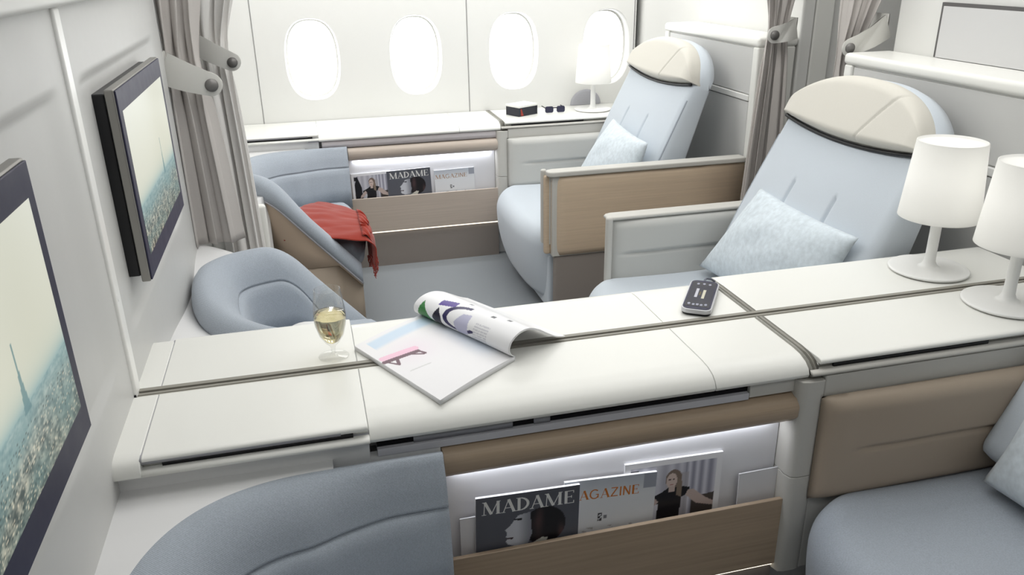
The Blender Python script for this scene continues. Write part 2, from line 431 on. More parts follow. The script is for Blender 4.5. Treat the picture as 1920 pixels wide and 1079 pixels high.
# ================================================================ COUNTERS
def cprof(kind, back, dy=0.0, mirror=False):
    if kind == 'main': p = [(back, .73), (1.378, .73), (1.350, .7275), (1.328, .7205), (1.314, .710), (1.308, .698), (1.312, .690), (1.36, .686), (back, .686)]
    elif kind == 'flat': p = [(back, .73), (1.320, .73), (1.311, .728), (1.308, .723), (1.311, .717), (back, .7165)]
    elif kind == 'lip': p = [(back, .7075), (1.32, .7075), (1.304, .7065), (1.298, .703), (1.298, .698), (1.304, .6945), (1.33, .694), (back, .694)]
    elif kind == 'end': p = [(back, .73), (1.335, .73), (1.315, .727), (1.303, .720), (1.297, .708), (1.298, .698), (1.304, .6945), (1.33, .694), (back, .694)]
    q = [(a + (dy if abs(a - back) > 1e-6 else 0), b) for a, b in p]
    if mirror: q = [(3.115 - a, b) for a, b in q]
    return q
def counter(name, back, dy, mirror, label, y_empty, detail=True, xl=-0.395, fy=0):
    t = thing(name, (0.3, y_empty, 0.686), label, 'counter', 'white side counters')
    M = lambda k: cprof(k, back, dy, mirror)
    prism('end_cap', M('end'), 'x', xl, -0.3435, TOP, t, r=0.002)
    prism('folding_table_lid', M('flat'), 'x', -0.342, 0.0500, TOP, t, r=0.002)
    prism('lid_rest', M('lip'), 'x', -0.3435, 0.051, TOP, t)
    sg_ = -1 if mirror else 1
    def YY(a): return 3.115 - (a + dy) if mirror else a + dy
    for (xa, xb, da, db, mm, nm) in ((-0.342, 0.05, 1.3185, 1.34, TOP, 'lid_spacer'), (1.0, 1.845, 1.3185, 1.34, TOP, 'shelf_spacer'), (-0.310, 0.022, 1.3125, 1.335, BLACK, 'lid_gap'), (1.035, 1.43, 1.3125, 1.335, BLACK, 'shelf_gap')):
        box(nm, (xa, YY(da), .7072), (xb, YY(db), .7168), mm, t)
    prism('worktop', M('main'), 'x', 0.0510, 0.7580, TOP, t, r=0.0015)
    prism('handset_lid', M('main'), 'x', 0.7592, 0.976, TOP, t, r=0.0015)
    prism('side_shelf', M('flat'), 'x', 1.000, 1.845, TOP, t, r=0.002)
    prism('side_shelf_rest', M('lip'), 'x', 0.9775, 1.845, SHELLW, t)
    inner = [(a, z - 0.0022 if z > .70 else z) for a, z in M('main')]
    inner = [(a + (0.002 if not mirror else -0.002) if abs(a - (3.115 - back if mirror else back)) > .02 else a, z) for a, z in inner]
    prism('joint_filler', inner, 'x', 0.0, 0.975, DIM, t)
    prism('joint_filler', [(a, z - 0.002) for a, z in M('flat')], 'x', -0.345, 0.0, DIM, t)
    # ribbed strip running across the counter
    b = back; s = [(a, z + 0.0015) for a, z in M('main')[:7]]
    for (xa, xb, mm) in ((0.9775, 0.9835, TRACKL), (0.984, 0.9985, TRACK)):
        prism('cross_strip', s + [(s[-1][0] + (-.03 if mirror else .03), .70), (s[0][0], .70)], 'x', xa, xb, mm, t)
    return t
near_c = counter('counter', 1.541, 0, False, 'white counter half nearest the camera, in front of the long grey track', 1.40)
far_c = counter('counter', 1.541, 0, True, 'white counter half just beyond the grey track, carrying the handset', 1.70)
win_c = counter('counter', YW - 0.003, DY, False, 'white ledge running under the oval windows', 4.25)

# track between the halves
trk = thing('divider_track', (0.7, 1.5575, 0.70), 'long ribbed grey track dividing the two halves of the counter', 'track')
for (a, b, z, mm) in ((1.5415, 1.5475, .728, TRACKL), (1.548, 1.557, .7295, TRACK), (1.5575, 1.5605, .725, TRACK), (1.561, 1.5735, .7315, TRACK)):
    box('rail', (-0.385, a, 0.69), (1.86, b, z), mm, trk, r=0.0012, seg=2)
box('end_stop', (-0.391, 1.5415, 0.69), (-0.3855, 1.5735, 0.7325), BLACK, trk)

# console bodies under the counters
def console(y0, y1, label, xr=1.86):
    t = thing('console_cabinet', (0.3, (y0 + y1) / 2, 0), label, 'cabinet', 'console cabinets under the counters')
    box('cabinet_body', (WX + 0.002, y0, 0.0), (xr, y1, 0.685), BODY, t)
    return t
con = console(1.362, 1.75, 'white centre console cabinet under the long double counter')
con2 = console(1.362 + DY, YW - 0.004, 'white console cabinet below the window ledge')
def rackmod(con, dy, m_bar, m_slot):
    Y = dy
    # shadow gap, grey rail, oak bar, lit backing, oak drawer and taupe base
    box('slot', (0.064, 1.33 + Y, 0.668), (0.844, 1.361 + Y, 0.685), m_slot, con)
    box('slot_panel', (0.846, 1.322 + Y, 0.655), (0.952, 1.361 + Y, 0.685), SHELLW, con, r=0.001)
    box('slot_panel', (0.134, 1.326 + Y, 0.668), (0.33, 1.361 + Y, 0.685), DIM, con)
    box('slot_panel', (0.374, 1.326 + Y, 0.668), (0.407, 1.361 + Y, 0.685), DIM, con)
    if Y > 1: box('slot_panel', (0.064, 1.319 + Y, 0.652), (0.9515, 1.361 + Y, 0.6855), mat('warm_grey_fascia', (206, 200, 202), 0.5), con)
    box('slot_rail', (0.064, 1.320 + Y, 0.652), (0.844, 1.361 + Y, 0.6675), mat('cool_grey_rail', (196, 196, 202), 0.5), con, r=0.001)
    prism('oak_bar', [(1.361 + Y, .651), (1.335 + Y, .651), (1.312 + Y, .643), (1.301 + Y, .625), (1.303 + Y, .600), (1.318 + Y, .584), (1.361 + Y, .582)], 'x', 0.186, 0.958, m_bar, con, r=0.002)
    box('lit_strip', (0.20, 1.352 + Y, 0.5785), (0.948, 1.3615 + Y, 0.5815), LIGHTM, con)
    box('rack_back', (0.186, 1.356 + Y, 0.19), (0.950, 1.3618 + Y, 0.5785), RACKW, con)
    box('drawer_front', (0.186, 1.312 + Y, 0.197), (0.957, 1.322 + Y, 0.3815), m_bar, con, r=0.0015)
    box('base_lit_strip', (0.186, 1.318 + Y, 0.190), (0.957, 1.333 + Y, 0.1965), LIGHTM2, con)
    box('base_panel', (0.186, 1.327 + Y, 0.0), (0.957, 1.3615 + Y, 0.190), TAUPEG, con)
    prism('side_pillar', [(0.952, 1.361 + Y), (0.952, 1.318 + Y), (0.958, 1.302 + Y), (0.972, 1.297 + Y), (1.000, 1.297 + Y), (1.011, 1.300 + Y), (1.011, 1.361 + Y)], 'z', 0.445, 0.6855, SHELLW, con, r=0.002)
    prism('side_pillar_foot', [(0.952, 1.361 + Y), (0.952, 1.318 + Y), (0.958, 1.302 + Y), (0.972, 1.297 + Y), (1.000, 1.297 + Y), (1.011, 1.300 + Y), (1.011, 1.361 + Y)], 'z', 0.18, 0.4435, SHELLW, con, r=0.002)
for dy_, e_ in ((0, 0.42), (DY, 0.6)):
    o_ = area('rack_strip_light', (0.57, 1.348 + dy_, 0.5765), (0.72, 0.006), e_, (math.radians(-14), 0, 0), (0.92, 0.95, 1.0))
rackmod(con, 0, WOOD, BLACK)
rackmod(con2, DY, mat('washed_oak', (190, 177, 165), 0.42, kind='wood', var=0.07), mat('slot_grey', (120, 118, 124), 0.5))
for dy_, c_o in ((0, con), (DY, con2)): box('fascia', (0.05, 1.3215 + dy_, 0.50), (0.184, 1.361 + dy_, 0.652), BODY, c_o)
# fasciae between counter and shelf
box('fascia', (WX + 0.002, 1.3215, 0.50), (0.05, 1.361, 0.6935), BODY, con, r=0.002)
box('fascia', (WX + 0.002, 1.3215 + DY, 0.50), (0.05, 1.361 + DY, 0.6935), BODY, con2, r=0.002)

def shelf(name, ybase, sgn, W, wmax, wmin=-0.007, c0=None, b1=None, e1=2.6):
    """moulded shelf that dips round the ottoman"""
    cx, a, e = -0.02, 0.36, 2.6
    if c0 is None: c0 = b1 = W / 2
    b = c0
    N, K = 60, 12; vs = []; fs = []
    NE = max(i for i in range(N + 1) if i < N // 2 or cx + a * math.cos(-PI / 2 - PI * i / N) * 1.0 < -0.15 and i > N // 2)
    x0 = WX + 0.001 if ybase > 3 else WX - 0.02
    for i in range(NE + 1):
        th = -PI / 2 - PI * i / N; c, s_ = math.cos(th), math.sin(th)
        ee, bb = (e1, b1) if s_ < 0 else (e, W - c0)
        ex = cx + (a - (0.034 if e1 > 2.5 else 0.10)) * abs(c) ** (2 / ee) * (1 if c >= 0 else -1); ew = b + (bb - (0.034 if e1 > 2.5 else 0.10)) * abs(s_) ** (2 / ee) * (1 if s_ >= 0 else -1)
        dx, dw = ex - cx - 0.0, ew - b
        if i in (0, N): ox, ow = cx, (wmin if i == 0 else wmax)
        else:
            t = min((x0 - cx) / dx if dx < -1e-6 else 1e9, ((wmax - b) / dw) if dw > 1e-6 else (((wmin - b) / dw) if dw < -1e-6 else 1e9)); ox, ow = cx + dx * t, b + dw * t
        D = math.hypot(ox - ex, ow - ew)
        for k_ in range(K + 1):
            f = k_ / K; d = D * f
            z = 0.66 - (0.20 if e1 < 2.5 else 0.0) * math.exp(-d / 0.09) * sst(0.10 if e1 < 2.5 else 0.75, 0.75 if e1 < 2.5 else 0.98, (cx - ex) / a)
            vs.append((lerp(ex, ox, f), ybase + sgn * lerp(ew, ow, f), z))
    for i in range(NE):
        for k_ in range(K):
            q = i * (K + 1) + k_; fs.append((q, q + 1, q + K + 2, q + K + 1))
    n = len(vs)
    for (x, w_) in ((x0, wmin), (x0, wmax)):
        best = min(range(NE + 1), key=lambda i: math.hypot(vs[i * (K + 1) + K][0] - x, vs[i * (K + 1) + K][1] - (ybase + sgn * w_)))
        # close the two corners by stretching the nearest outer point to them
        v = vs[best * (K + 1) + K]; vs[best * (K + 1) + K] = (x, ybase + sgn * w_, v[2])
    m0 = len(vs)                                  # end face down to the floor
    for k_ in range(K + 1): v = vs[NE * (K + 1) + k_]; vs.append((v[0], v[1], 0.0))
    for k_ in range(K): fs.append((NE * (K + 1) + k_, NE * (K + 1) + k_ + 1, m0 + k_ + 1, m0 + k_))
    return struct(mesh(name, vs, fs, BODY))
shelf('trim_9', 1.318, -1, 0.78, 0.90)
shelf('trim_10', 1.800, 1, 0.82, 0.98, -0.045, 0.60, 0.53, 2.0)
shelf('trim_11', 1.318 + DY, -1, 0.87, 0.90)

# ================================================================ OTTOMANS
def ottoman(label, ybase, sgn, W, HC=0.672, c0=None, b1=None, e1=2.6):
    """w = 0 at the console, W at the open side"""
    t = thing('ottoman', (0.0, ybase + sgn * W / 2, 0), label, 'ottoman', 'bucket ottomans')
    cx, a, e = -0.02, 0.36, 2.6
    if c0 is None: c0 = b1 = W / 2
    b2 = W - c0
    path = []
    XE = 0.182
    for i in range(9): path.append((XE - (XE - cx) * i / 9, c0 - b1))
    N = 54
    for i in range(N + 1):
        th = -PI / 2 - PI * i / N
        c, s = math.cos(th), math.sin(th)
        ee, bb = (e1, b1) if s < 0 else (e, b2)
        path.append((cx + a * abs(c) ** (2 / ee) * (1 if c >= 0 else -1), c0 + bb * abs(s) ** (2 / ee) * (1 if s >= 0 else -1)))
    for i in range(1, 10): path.append((cx + (XE - 0.02 - cx) * i / 9, W))
    # resample evenly
    L = [0]
    for p, q in zip(path, path[1:]): L.append(L[-1] + math.dist(p, q))
    M = 110; P = []
    j = 0
    for i in range(M + 1):
        s = L[-1] * i / M
        while j < len(L) - 2 and L[j + 1] < s: j += 1
        f = (s - L[j]) / max(1e-9, L[j + 1] - L[j]); P.append((lerp(path[j][0], path[j + 1][0], f), lerp(path[j][1], path[j + 1][1], f)))
    def h(i):
        x, w_ = P[i]
        if w_ < W * 0.5: return 0.664
        line = 0.757 - 1.13 * (x + 0.21)
        k = 0.02                       # smooth minimum
        hh = HC if w_ > W * 0.8 else lerp(0.664, HC, (w_ / W - 0.5) / 0.3)
        d = max(0, 1 - abs(line - hh) / 0.08)
        return max(0.335, min(line, hh) - d * d * 0.02)
    def nrm(i):
        a_, b_ = P[max(0, i - 1)], P[min(M, i + 1)]
        dx, dy = b_[0] - a_[0], b_[1] - a_[1]; l = math.hypot(dx, dy)
        return (dy / l, -dx / l)       # points inward for this winding
    # check inward
    n0 = nrm(M // 2)
    flip = 1 if n0[0] > 0 else -1
    def inset(i, d):
        x, w_ = P[i]
        return (cx + (x - cx) * (1 - d / a) if x < cx else x), c0 + (w_ - c0) * (1 - d / (b1 if w_ < c0 else max(b2, 0.27)))
    def sweep(name, prof, m, i0=0, i1=M):
        vs, fs = [], []
        K = None
        for i in range(i0, i1 + 1):
            pr = prof(i); K = len(pr); nx, ny = nrm(i); nx *= flip; ny *= flip
            for d, z in pr:
                x, w_ = inset(i, d)
                vs.append((x, ybase + sgn * w_, z))
        n = i1 - i0
        for i in range(n):
            for q in range(K):
                fs.append((i * K + q, i * K + (q + 1) % K, (i + 1) * K + (q + 1) % K, (i + 1) * K + q))
        fs.append(tuple(range(K))); fs.append(tuple(n * K + q for q in range(K)))
        return mesh(name, vs, fs, m, t)
    def sb(i):
        return 0.036 + 0.09 * sst(0.0, 0.30, cx - P[i][0])
    def pshell(i):
        H = h(i); zt = H - 0.085; zb = min(0.335, zt - 0.02); d_ = sb(i)
        return [(d_ + 0.03, zb), (d_, zb), (lerp(d_, 0.014, 0.55), lerp(zb, zt, 0.5)), (0.014, zt), (0.012, zt + 0.006), (0.03, zt + 0.01), (0.062, zt + 0.01)]
    sweep('shell', pshell, TAN)
    def pbase(i):
        H = h(i); zb = min(0.335, H - 0.105) - 0.003; d_ = sb(i)
        return [(d_ + 0.04, 0.0), (d_ + 0.012, 0.0), (d_ + 0.003, zb), (d_ + 0.04, zb)]
    sweep('base', pbase, TAUPE)
    def ppad(i):
        H = h(i)
        seat = 0.40; zc = max(min(seat, H - 0.05), H - 0.32)
        x, w_ = P[i]
        k_ = 1.0 if w_ > W * 0.5 else lerp(1.0, 0.62, sst(-0.12, 0.10, x))
        k_ = lerp(k_, 0.62, sst(0.02, 0.16, x))
        out = [(0.02, H - 0.078), (0.004, H - 0.074), (-0.002, H - 0.05), (0.002, H - 0.026), (0.014, H - 0.010), (0.032, H - 0.001), (0.050 * (k_ + 1) / 2, H - 0.001), (0.075 * k_, H - 0.014), (0.098 * k_, H - 0.036), (0.114 * k_, H - 0.064), (0.122 * k_, H - 0.088)]
        e_ = 0.122 * k_
        dz = (H - 0.092) - zc
        cr = 0.010 * sst(0.18, 0.10, x)
        if dz > 0.05:
            out += [(e_ + 0.002, H - 0.0925), (e_ - 0.004, H - 0.096), (e_ + 0.002 + cr * 0.5, H - 0.100), (e_ + 0.006 + cr, H - 0.108), (e_ + 0.012 + cr, H - 0.13), (e_ + 0.022 + cr, (H - 0.13 + zc) / 2), (e_ + 0.03 + cr, zc - 0.03)]
        else:
            out += [(e_ + 0.001, H - 0.0925), (e_ + 0.001, H - 0.096), (e_ + 0.001, H - 0.1), (e_ + 0.001, H - 0.104), (e_ + 0.001, H - 0.108), (e_ + 0.001, H - 0.112), (e_, zc - 0.06)]
        out += [(0.055, H - 0.088)]
        return out
    sweep('padded_rim', ppad, BLUE)
    # piping between shell and pad
    pts = []
    for i in range(0, M + 1):
        nx, ny = nrm(i); nx *= flip; ny *= flip
        q_ = inset(i, 0.006); pts.append((q_[0], ybase + sgn * q_[1], h(i) - 0.080))
    tube('piping', pts, 0.004, DIM if ybase > 3 else TAUPE, t, 6)
    # seat cushion: plump, rounded front edge that wraps down
    ins = 0.095
    A_ = a - ins
    def plan(u, v):
        # u across (w), v from inner left to front right
        w_ = lerp(-1, 1, u)
        ee = e1 if w_ < 0 else 2.6; xl = cx - A_ * max(0, 1 - abs(w_) ** ee) ** (1 / ee)
        xr = 0.205 - 0.05 * abs(w_) ** 4
        return lerp(xl, xr, v), c0 + w_ * ((b1 if w_ < 0 else b2) - ins)
    def top(u, v):
        x, w_ = plan(u, v)
        ed = min(1, (1 - abs(2 * u - 1)) / 0.12); ev = min(1, (1 - v) / 0.12)
        z = 0.385 + 0.022 * (1 - (1 - min(1, ed)) ** 2) ** 0.5 + 0.02 * math.sin(PI * v) * math.sin(PI * u) - 0.055 * (1 - ev) ** 2
        return Vector((x, ybase + sgn * w_, z))
    def bot(u, v):
        p = top(u, v); return Vector((p.x - 0.01 * v, p.y, 0.30))
    closed_patch('seat_cushion', top, bot, 30, 30, BLUE, t)
    y0, y1 = sorted((ybase + sgn * 0.07, ybase + sgn * (W - 0.07)))
    box('front_panel', (-0.05, y0, 0.0), (0.150, y1, 0.31), TAUPE, t, r=0.004)
    return t
ott_near = ottoman('large blue-grey bucket ottoman nearest the camera, below the counter', 1.318, -1, 0.78)
ott_mid = ottoman('blue-grey bucket ottoman behind the wine glass, in the middle suite', 1.800, 1, 0.82, 0.672, 0.60, 0.53, 2.0)
ott_win = ottoman('blue-grey bucket ottoman with tan shell beside the window ledge, holding the red shawl', 1.318 + DY, -1, 0.87, 0.735)

# ================================================================ SEATS
def seat(label, y0, sgn, W, pad_m, arm_out, arm_m, arm_in_m, AX=0.0, AZ=0.0, FX=0.0, CM=None):
    """y0: console-side face, w grows towards the aisle arm at W"""
    t = thing('cabin_seat', (1.3, y0 + sgn * W / 2, 0), label, 'seat', 'reclining cabin seats')
    Y = lambda w_: y0 + sgn * w_
    # cushion with rounded front corners, draped front
    X1 = 1.62
    prof = []   # (s, x offset from front, z)
    def xf(w_):
        q = abs((w_ - W / 2) / (W / 2)); return 0.885 + FX + 0.26 * (1 - (1 - min(1, q) ** 3.2) ** (1 / 3.2)) * (0.9)
    cs = [(X1, 0.405)]
    def cush(u, v):
        w_ = lerp(0.004, W - 0.004, u); F = xf(w_)
        ed = 1 - min(1, min(u, 1 - u) / 0.06)
        drop = 0.018 * ed * ed
        if v < 0.5:
            x = lerp(X1, F + 0.07, v / 0.5); return Vector((x, Y(w_), 0.408 - drop - 0.006 * math.sin(v * 2 * PI)))
        if v < 0.7:
            a_ = (v - 0.5) / 0.2 * PI / 2; return Vector((F + 0.07 - 0.07 * math.sin(a_), Y(w_), 0.408 - drop - 0.08 * (1 - math.cos(a_))))
        k_ = (v - 0.7) / 0.3
        return Vector((F + 0.05 * k_ * k_, Y(w_), 0.328 - drop - 0.25 * k_))
    def cushb(u, v):
        p = cush(u, v); w_ = lerp(0.004, W - 0.004, u)
        if v < 0.6: return Vector((p.x + (0.05 if v > 0.4 else 0.0), p.y, 0.30 if v < 0.5 else 0.28))
        return Vector((p.x + 0.07, p.y, p.z))
    closed_patch('seat_cushion', cush, cushb, 44, 50, CM or BLUES, t)
    tube('cushion_piping', [cush(0.0, i / 60) + Vector((0, 0.003 * sgn, 0.004)) for i in range(4, 61)], 0.0035, DIM, t, 6)
    box('seat_base', (1.02, *sorted((Y(0.03), Y(W - 0.03)))[:1], 0.0), (1.66, sorted((Y(0.03), Y(W - 0.03)))[1], 0.30), TAUPEG, t, r=0.01)
    box('leg_rest', (0.975, sorted((Y(0.10), Y(W - 0.02)))[0], 0.03), (1.02, sorted((Y(0.10), Y(W - 0.02)))[1], 0.30), BLUES, t, r=0.015)
    lo, hi = sorted((Y(-0.012), Y(-0.070)))
    box('seat_shell', (1.012 if sgn < 0 else 1.0, lo, 0.18), (1.858, hi, 0.6935), SHELLW, t, r=0.004)
    # console-side arm pad with crease
    def arm(u, v, x0=1.004, x1=1.84, th=0.03):
        x = lerp(x0, x1, u); z = lerp(0.385, 0.648, v)
        # rounded outline and puff
        du = min(1, u * (x1 - x0) / 0.06); dv = min(1, min(v, 1 - v) * 0.27 / 0.035)
        puff = th * (1 - (1 - du) ** 2) ** 0.5 * (1 - (1 - dv) ** 2) ** 0.5
        c = math.exp(-((z - 0.515) / 0.006) ** 2) * sst(1.07, 1.13, x) * 0.007
        bulge = 0.006 * sst(0.515, 0.53, z) * sst(1.07, 1.2, x)
        return x, puff - c + bulge, z
    def armf(u, v):
        x, d, z = arm(u, v); return Vector((x, Y(-0.006 + d), z))
    def armg(u, v):
        x, d, z = arm(u, v); return Vector((x, Y(-0.006), z))
    closed_patch('inner_armrest', armf, armg, 60, 60, pad_m, t)
    # aisle arm: outer panel, padded inside, cap rail
    a0, a1 = sorted((Y(W + 0.005), Y(W + 0.045)))
    pl = [(0.965, .315), (0.965, 0.675), (0.975, 0.684), (1.86, 0.684), (1.86, .315)]
    yo = Y(W + 0.048); yi = Y(W + 0.018)
    if arm_out:
        # oak outer skin rounding the front corner
        R = 0.05
        path = [(1.86, 0.0)] + [(1.03, 0.0)] + [(1.03 - R * math.sin(i * PI / 16) * 1.1, R * (1 - math.cos(i * PI / 16)) * 0.8) for i in range(1, 9)]
        def skin(u, v):
            k_ = u * (len(path) - 1); i = min(len(path) - 2, int(k_)); f = k_ - i
            x = lerp(path[i][0], path[i + 1][0], f); d = lerp(path[i][1], path[i + 1][1], f)
            z = lerp(0.318, 0.668, v); rr = 0.006 * (abs(2 * v - 1) ** 8)
            low = 0.012 * (1 - v) * 0
            return Vector((x, Y(W + 0.048 - d - rr - low), z))
        grid('oak_side_panel', skin, (len(path) - 1) * 3, 16, WOODL, t, solid=0.004)
        box('oak_front_strip', (0.948, *[sorted((Y(W - 0.02), Y(W + 0.012)))[0]], 0.316), (0.977, sorted((Y(W - 0.02), Y(W + 0.012)))[1], 0.668), WOODL, t, r=0.010)
    lo, hi = sorted((Y(W + 0.012), Y(W + 0.040)))
    box('armrest_core', (0.975 + AX, lo, 0.312), (1.855, hi, 0.668 - AZ), arm_m, t, r=0.004)
    lo, hi = sorted((Y(W - 0.012), Y(W + 0.055)))
    prism('cap_rail', [(0.952 + AX, lo + 0.018), (0.960 + AX, lo + 0.006), (0.975 + AX, lo), (1.862, lo), (1.862, hi), (0.985 + AX, hi), (0.962 + AX, hi - 0.008), (0.952 + AX, hi - 0.02)], 'z', 0.669 - AZ, 0.692 - AZ * 1.2, SHELLW, t, r=0.006, seg=3)
    box('front_edge_rail', (0.940 + AX, sorted((Y(W - 0.035), Y(W - 0.010)))[0], 0.36), (0.965 + AX, sorted((Y(W - 0.035), Y(W - 0.010)))[1], 0.69 - AZ), SHELLW, t, r=0.009)
    lo, hi = sorted((Y(W + 0.004), Y(W + 0.035)))
    box('arm_base', (0.985, lo, 0.0), (1.86, hi, 0.312), TAUPEG, t, r=0.012)
    def ain(u, v):
        x, d, z = arm(u, v, 0.968 + AX, 1.84, 0.022); return Vector((x, Y(W + 0.008 - d), lerp(0.36, 0.668 - AZ, v)))
    def ainb(u, v):
        p = ain(u, v); return Vector((p.x, Y(W + 0.012), p.z))
    closed_patch('outer_armrest_pad', ain, ainb, 60, 60, arm_in_m, t)
    # backrest: tilted puffed slab with arched top
    tilt = math.radians(25.5); up = Vector((math.sin(tilt), 0, math.cos(tilt))); nf = Vector((-math.cos(tilt), 0, math.sin(tilt)))
    BW0, BW1 = 0.018, W - 0.088
    base = Vector((1.405, 0, 0.46))
    def topv(q): return 0.60 + 0.185 * (1 - abs(q) ** 2.4) ** 0.62      # arch (distance along the slab)
    def lowv(q): return 0.592 - 0.03 * (1 - q * q)
    def ctr(q, s): 
        w_ = lerp(BW0, BW1, (q + 1) / 2)
        p = base + up * s; return Vector((p.x, Y(w_), p.z))
    def sp(q):                                   # width narrows towards the shoulder
        return q
    def bf(u, v):
        q = 2 * u - 1; s = lerp(0.0, topv(q), v)
        nar = 1 - 0.04 * sst(0.2, 0.7, s)
        w_ = lerp(BW0, BW1, (q * nar + 1) / 2)
        eu = 1 - min(1, (1 - abs(q)) / 0.10); ev = 1 - min(1, min(v / 0.06, (1 - v) / 0.05))
        dep = 0.0 - 0.035 * (1 - math.sqrt(max(0, 1 - eu * eu))) - 0.04 * (1 - math.sqrt(max(0, 1 - ev * ev)))
        dep += 0.02 * math.sin(PI * min(1, s / 0.6)) * (1 - q * q)
        for qc in (-0.32, 0.30):
            dep -= 0.012 * math.exp(-((q - qc) / 0.016) ** 2) * sst(0.15, 0.17, s) * sst(0.40, 0.385, s)
        dep -= 0.012 * sst(lowv(q) - 0.01, lowv(q) + 0.01, s)
        p = base + up * s + nf * dep
        return Vector((p.x, Y(w_), p.z))
    def bb(u, v):
        q = 2 * u - 1; s = lerp(0.0, topv(q), v); nar = 1 - 0.04 * sst(0.2, 0.7, s)
        w_ = lerp(BW0, BW1, (q * nar + 1) / 2)
        th = lerp(0.15, 0.085, sst(0, 0.8, s))
        th = min(th, (1.868 - (base + up * s).x) / math.cos(tilt))
        eu = 1 - min(1, (1 - abs(q)) / 0.06)
        p = base + up * s - nf * (th - 0.015 * eu * eu)
        return Vector((p.x, Y(w_), p.z + 0.0))
    closed_patch('backrest', bf, bb, 170, 70, BLUES, t)
    pts_ = []
    for i in range(4, 50):
        v = i / 60; p_ = bf(0.985 , v); pts_.append(p_)
    tube('side_piping', pts_, 0.004, BLUE, t, 6)
    # headrest cover
    def hs(q, v): 
        lo_, hi_ = lowv(q) + 0.004, topv(q * 0.999) - 0.012
        return lerp(lo_, max(lo_ + 0.004, hi_), v)
    def hf(u, v):
        q = (2 * u - 1); s = hs(q, v)
        w_ = lerp(BW0, BW1, (q * 0.955 + 1) / 2)
        eu = 1 - min(1, (1 - abs(q)) / 0.16); ev = 1 - min(1, v / 0.14); et = 1 - min(1, (1 - v) / 0.22)
        dep = 0.052 * math.sqrt(max(0, 1 - eu ** 2)) * math.sqrt(max(0, 1 - ev ** 3)) * math.sqrt(max(0, 1 - et ** 2)) - 0.006
        dep -= 0.006 * math.exp(-((-sgn * q - 0.40 - 0.35 * (v - 0.5)) / 0.011) ** 2)
        p = base + up * s + nf * dep
        return Vector((p.x, Y(w_), p.z))
    def hb(u, v):
        q = (2 * u - 1); s = hs(q, v); w_ = lerp(BW0, BW1, (q * 0.955 + 1) / 2)
        p = base + up * s - nf * 0.075; return Vector((p.x, Y(w_), p.z))
    closed_patch('headrest', hf, hb, 170, 40, CREAM, t)
    # black tube standing in for the shaded gap under the headrest
    pts = [base + up * (lowv(q) - 0.004) + nf * (0.006) + Vector((0, Y(lerp(BW0, BW1, (q * 0.94 + 1) / 2)), 0)) for q in [i / 20 - 1 for i in range(41)]]
    tube('headrest_shade_line', pts, 0.0065, BLACK, t, 6)
    return t
near_seat = seat('seat with tan leather armrest nearest the camera, at the lower right', 1.289, -1, 0.80, TAUPE, False, SHELLW, TAUPE, FX=0.03, CM=BLUE)  # darker cushion fabric stands in for the dimmer light on this seat
mid_seat = seat('pale blue seat with cream headrest just behind the two lamps', 1.823, 1, 0.835, GREYL, False, SHELLW, GREYL, 0.078, 0.046)
win_seat = seat('pale blue seat beside the windows with the oak-sided armrest', 4.054, -1, 0.862, GREYL, True, SHELLW, GREYL)

# ================================================================ PILLOWS
def pillow(label, c00, c10, c11, c01, puff, m=PILLOW):
    C = [Vector(c) for c in (c00, c10, c11, c01)]
    n = (C[1] - C[0]).cross(C[3] - C[0]).normalized()
    if n.x > 0: n = -n
    ctr = sum(C, Vector()) / 4
    def S(u, v, s):
        a_, b_ = 2 * u - 1, 2 * v - 1
        pu = a_ * (1 - 0.06 * (1 - b_ * b_)); pv = b_ * (1 - 0.06 * (1 - a_ * a_))
        U, V = (pu + 1) / 2, (pv + 1) / 2
        p = C[0] * (1 - U) * (1 - V) + C[1] * U * (1 - V) + C[2] * U * V + C[3] * (1 - U) * V
        t_ = ((1 - a_ * a_) * (1 - b_ * b_)) ** 0.55
        t_ *= 1 + 0.10 * noise.noise(Vector((u * 4, v * 4, s * 3)))
        return p + n * (s * puff * t_)
    o = closed_patch('pillow', lambda u, v: S(u, v, 1), lambda u, v: S(u, v, -1), 40, 40, m)
    return tag(o, label, 'pillow', 'pale scatter pillows')
pillow('pale blue pillow leaning on the seat just behind the lamps', (1.385, 2.60, .43), (1.42, 1.96, .43), (1.50, 1.88, .765), (1.525, 2.46, .76), 0.075)
pillow('pale blue pillow on the window seat, smaller in view', (1.33, 3.93, .435), (1.36, 3.32, .44), (1.44, 3.25, .76), (1.47, 3.75, .78), 0.07)
pillow('mottled pale pillow on the near seat at the right edge', (1.38, 1.20, .425), (1.38, 0.66, .43), (1.52, 0.72, .76), (1.55, 1.24, .74), 0.07)

# ================================================================ PARTITIONS BEHIND THE SEATS
def partition(y0, y1, label, inset=True):
    t = thing('seat_partition', (1.92, (y0 + y1) / 2, 0), label, 'partition', 'white partitions behind the seats')
    box('partition_body', (1.885, y0 + 0.006, 0.0), (2.045, y1 - 0.006, 1.165), WALL, t, r=0.006)
    box('cap_ledge', (1.868, y0 - 0.004, 1.155), (2.058, y1 + 0.004, 1.195), TOP, t, r=0.014)
    box('side_post', (1.872, y0, 0.0), (2.05, y0 + 0.045, 1.156), TOP, t, r=0.008)
    box('side_post', (1.872, y1 - 0.045, 0.0), (2.05, y1, 1.156), TOP, t, r=0.008)
    if inset:
        box('upper_panel', (1.878, y0 + 0.05, 0.955), (1.886, y1 - 0.05, 1.15), WALLG, t, r=0.002)
        box('panel_rail', (1.872, y0 + 0.05, 0.925), (1.886, y1 - 0.05, 0.951), WALL, t, r=0.004)
        box('lower_panel', (1.876, y0 + 0.05, 0.1), (1.886, y1 - 0.05, 0.922), WALLG, t, r=0.002)
    return t
partition(0.45, 2.565, 'long white partition with ledge behind the middle seat')
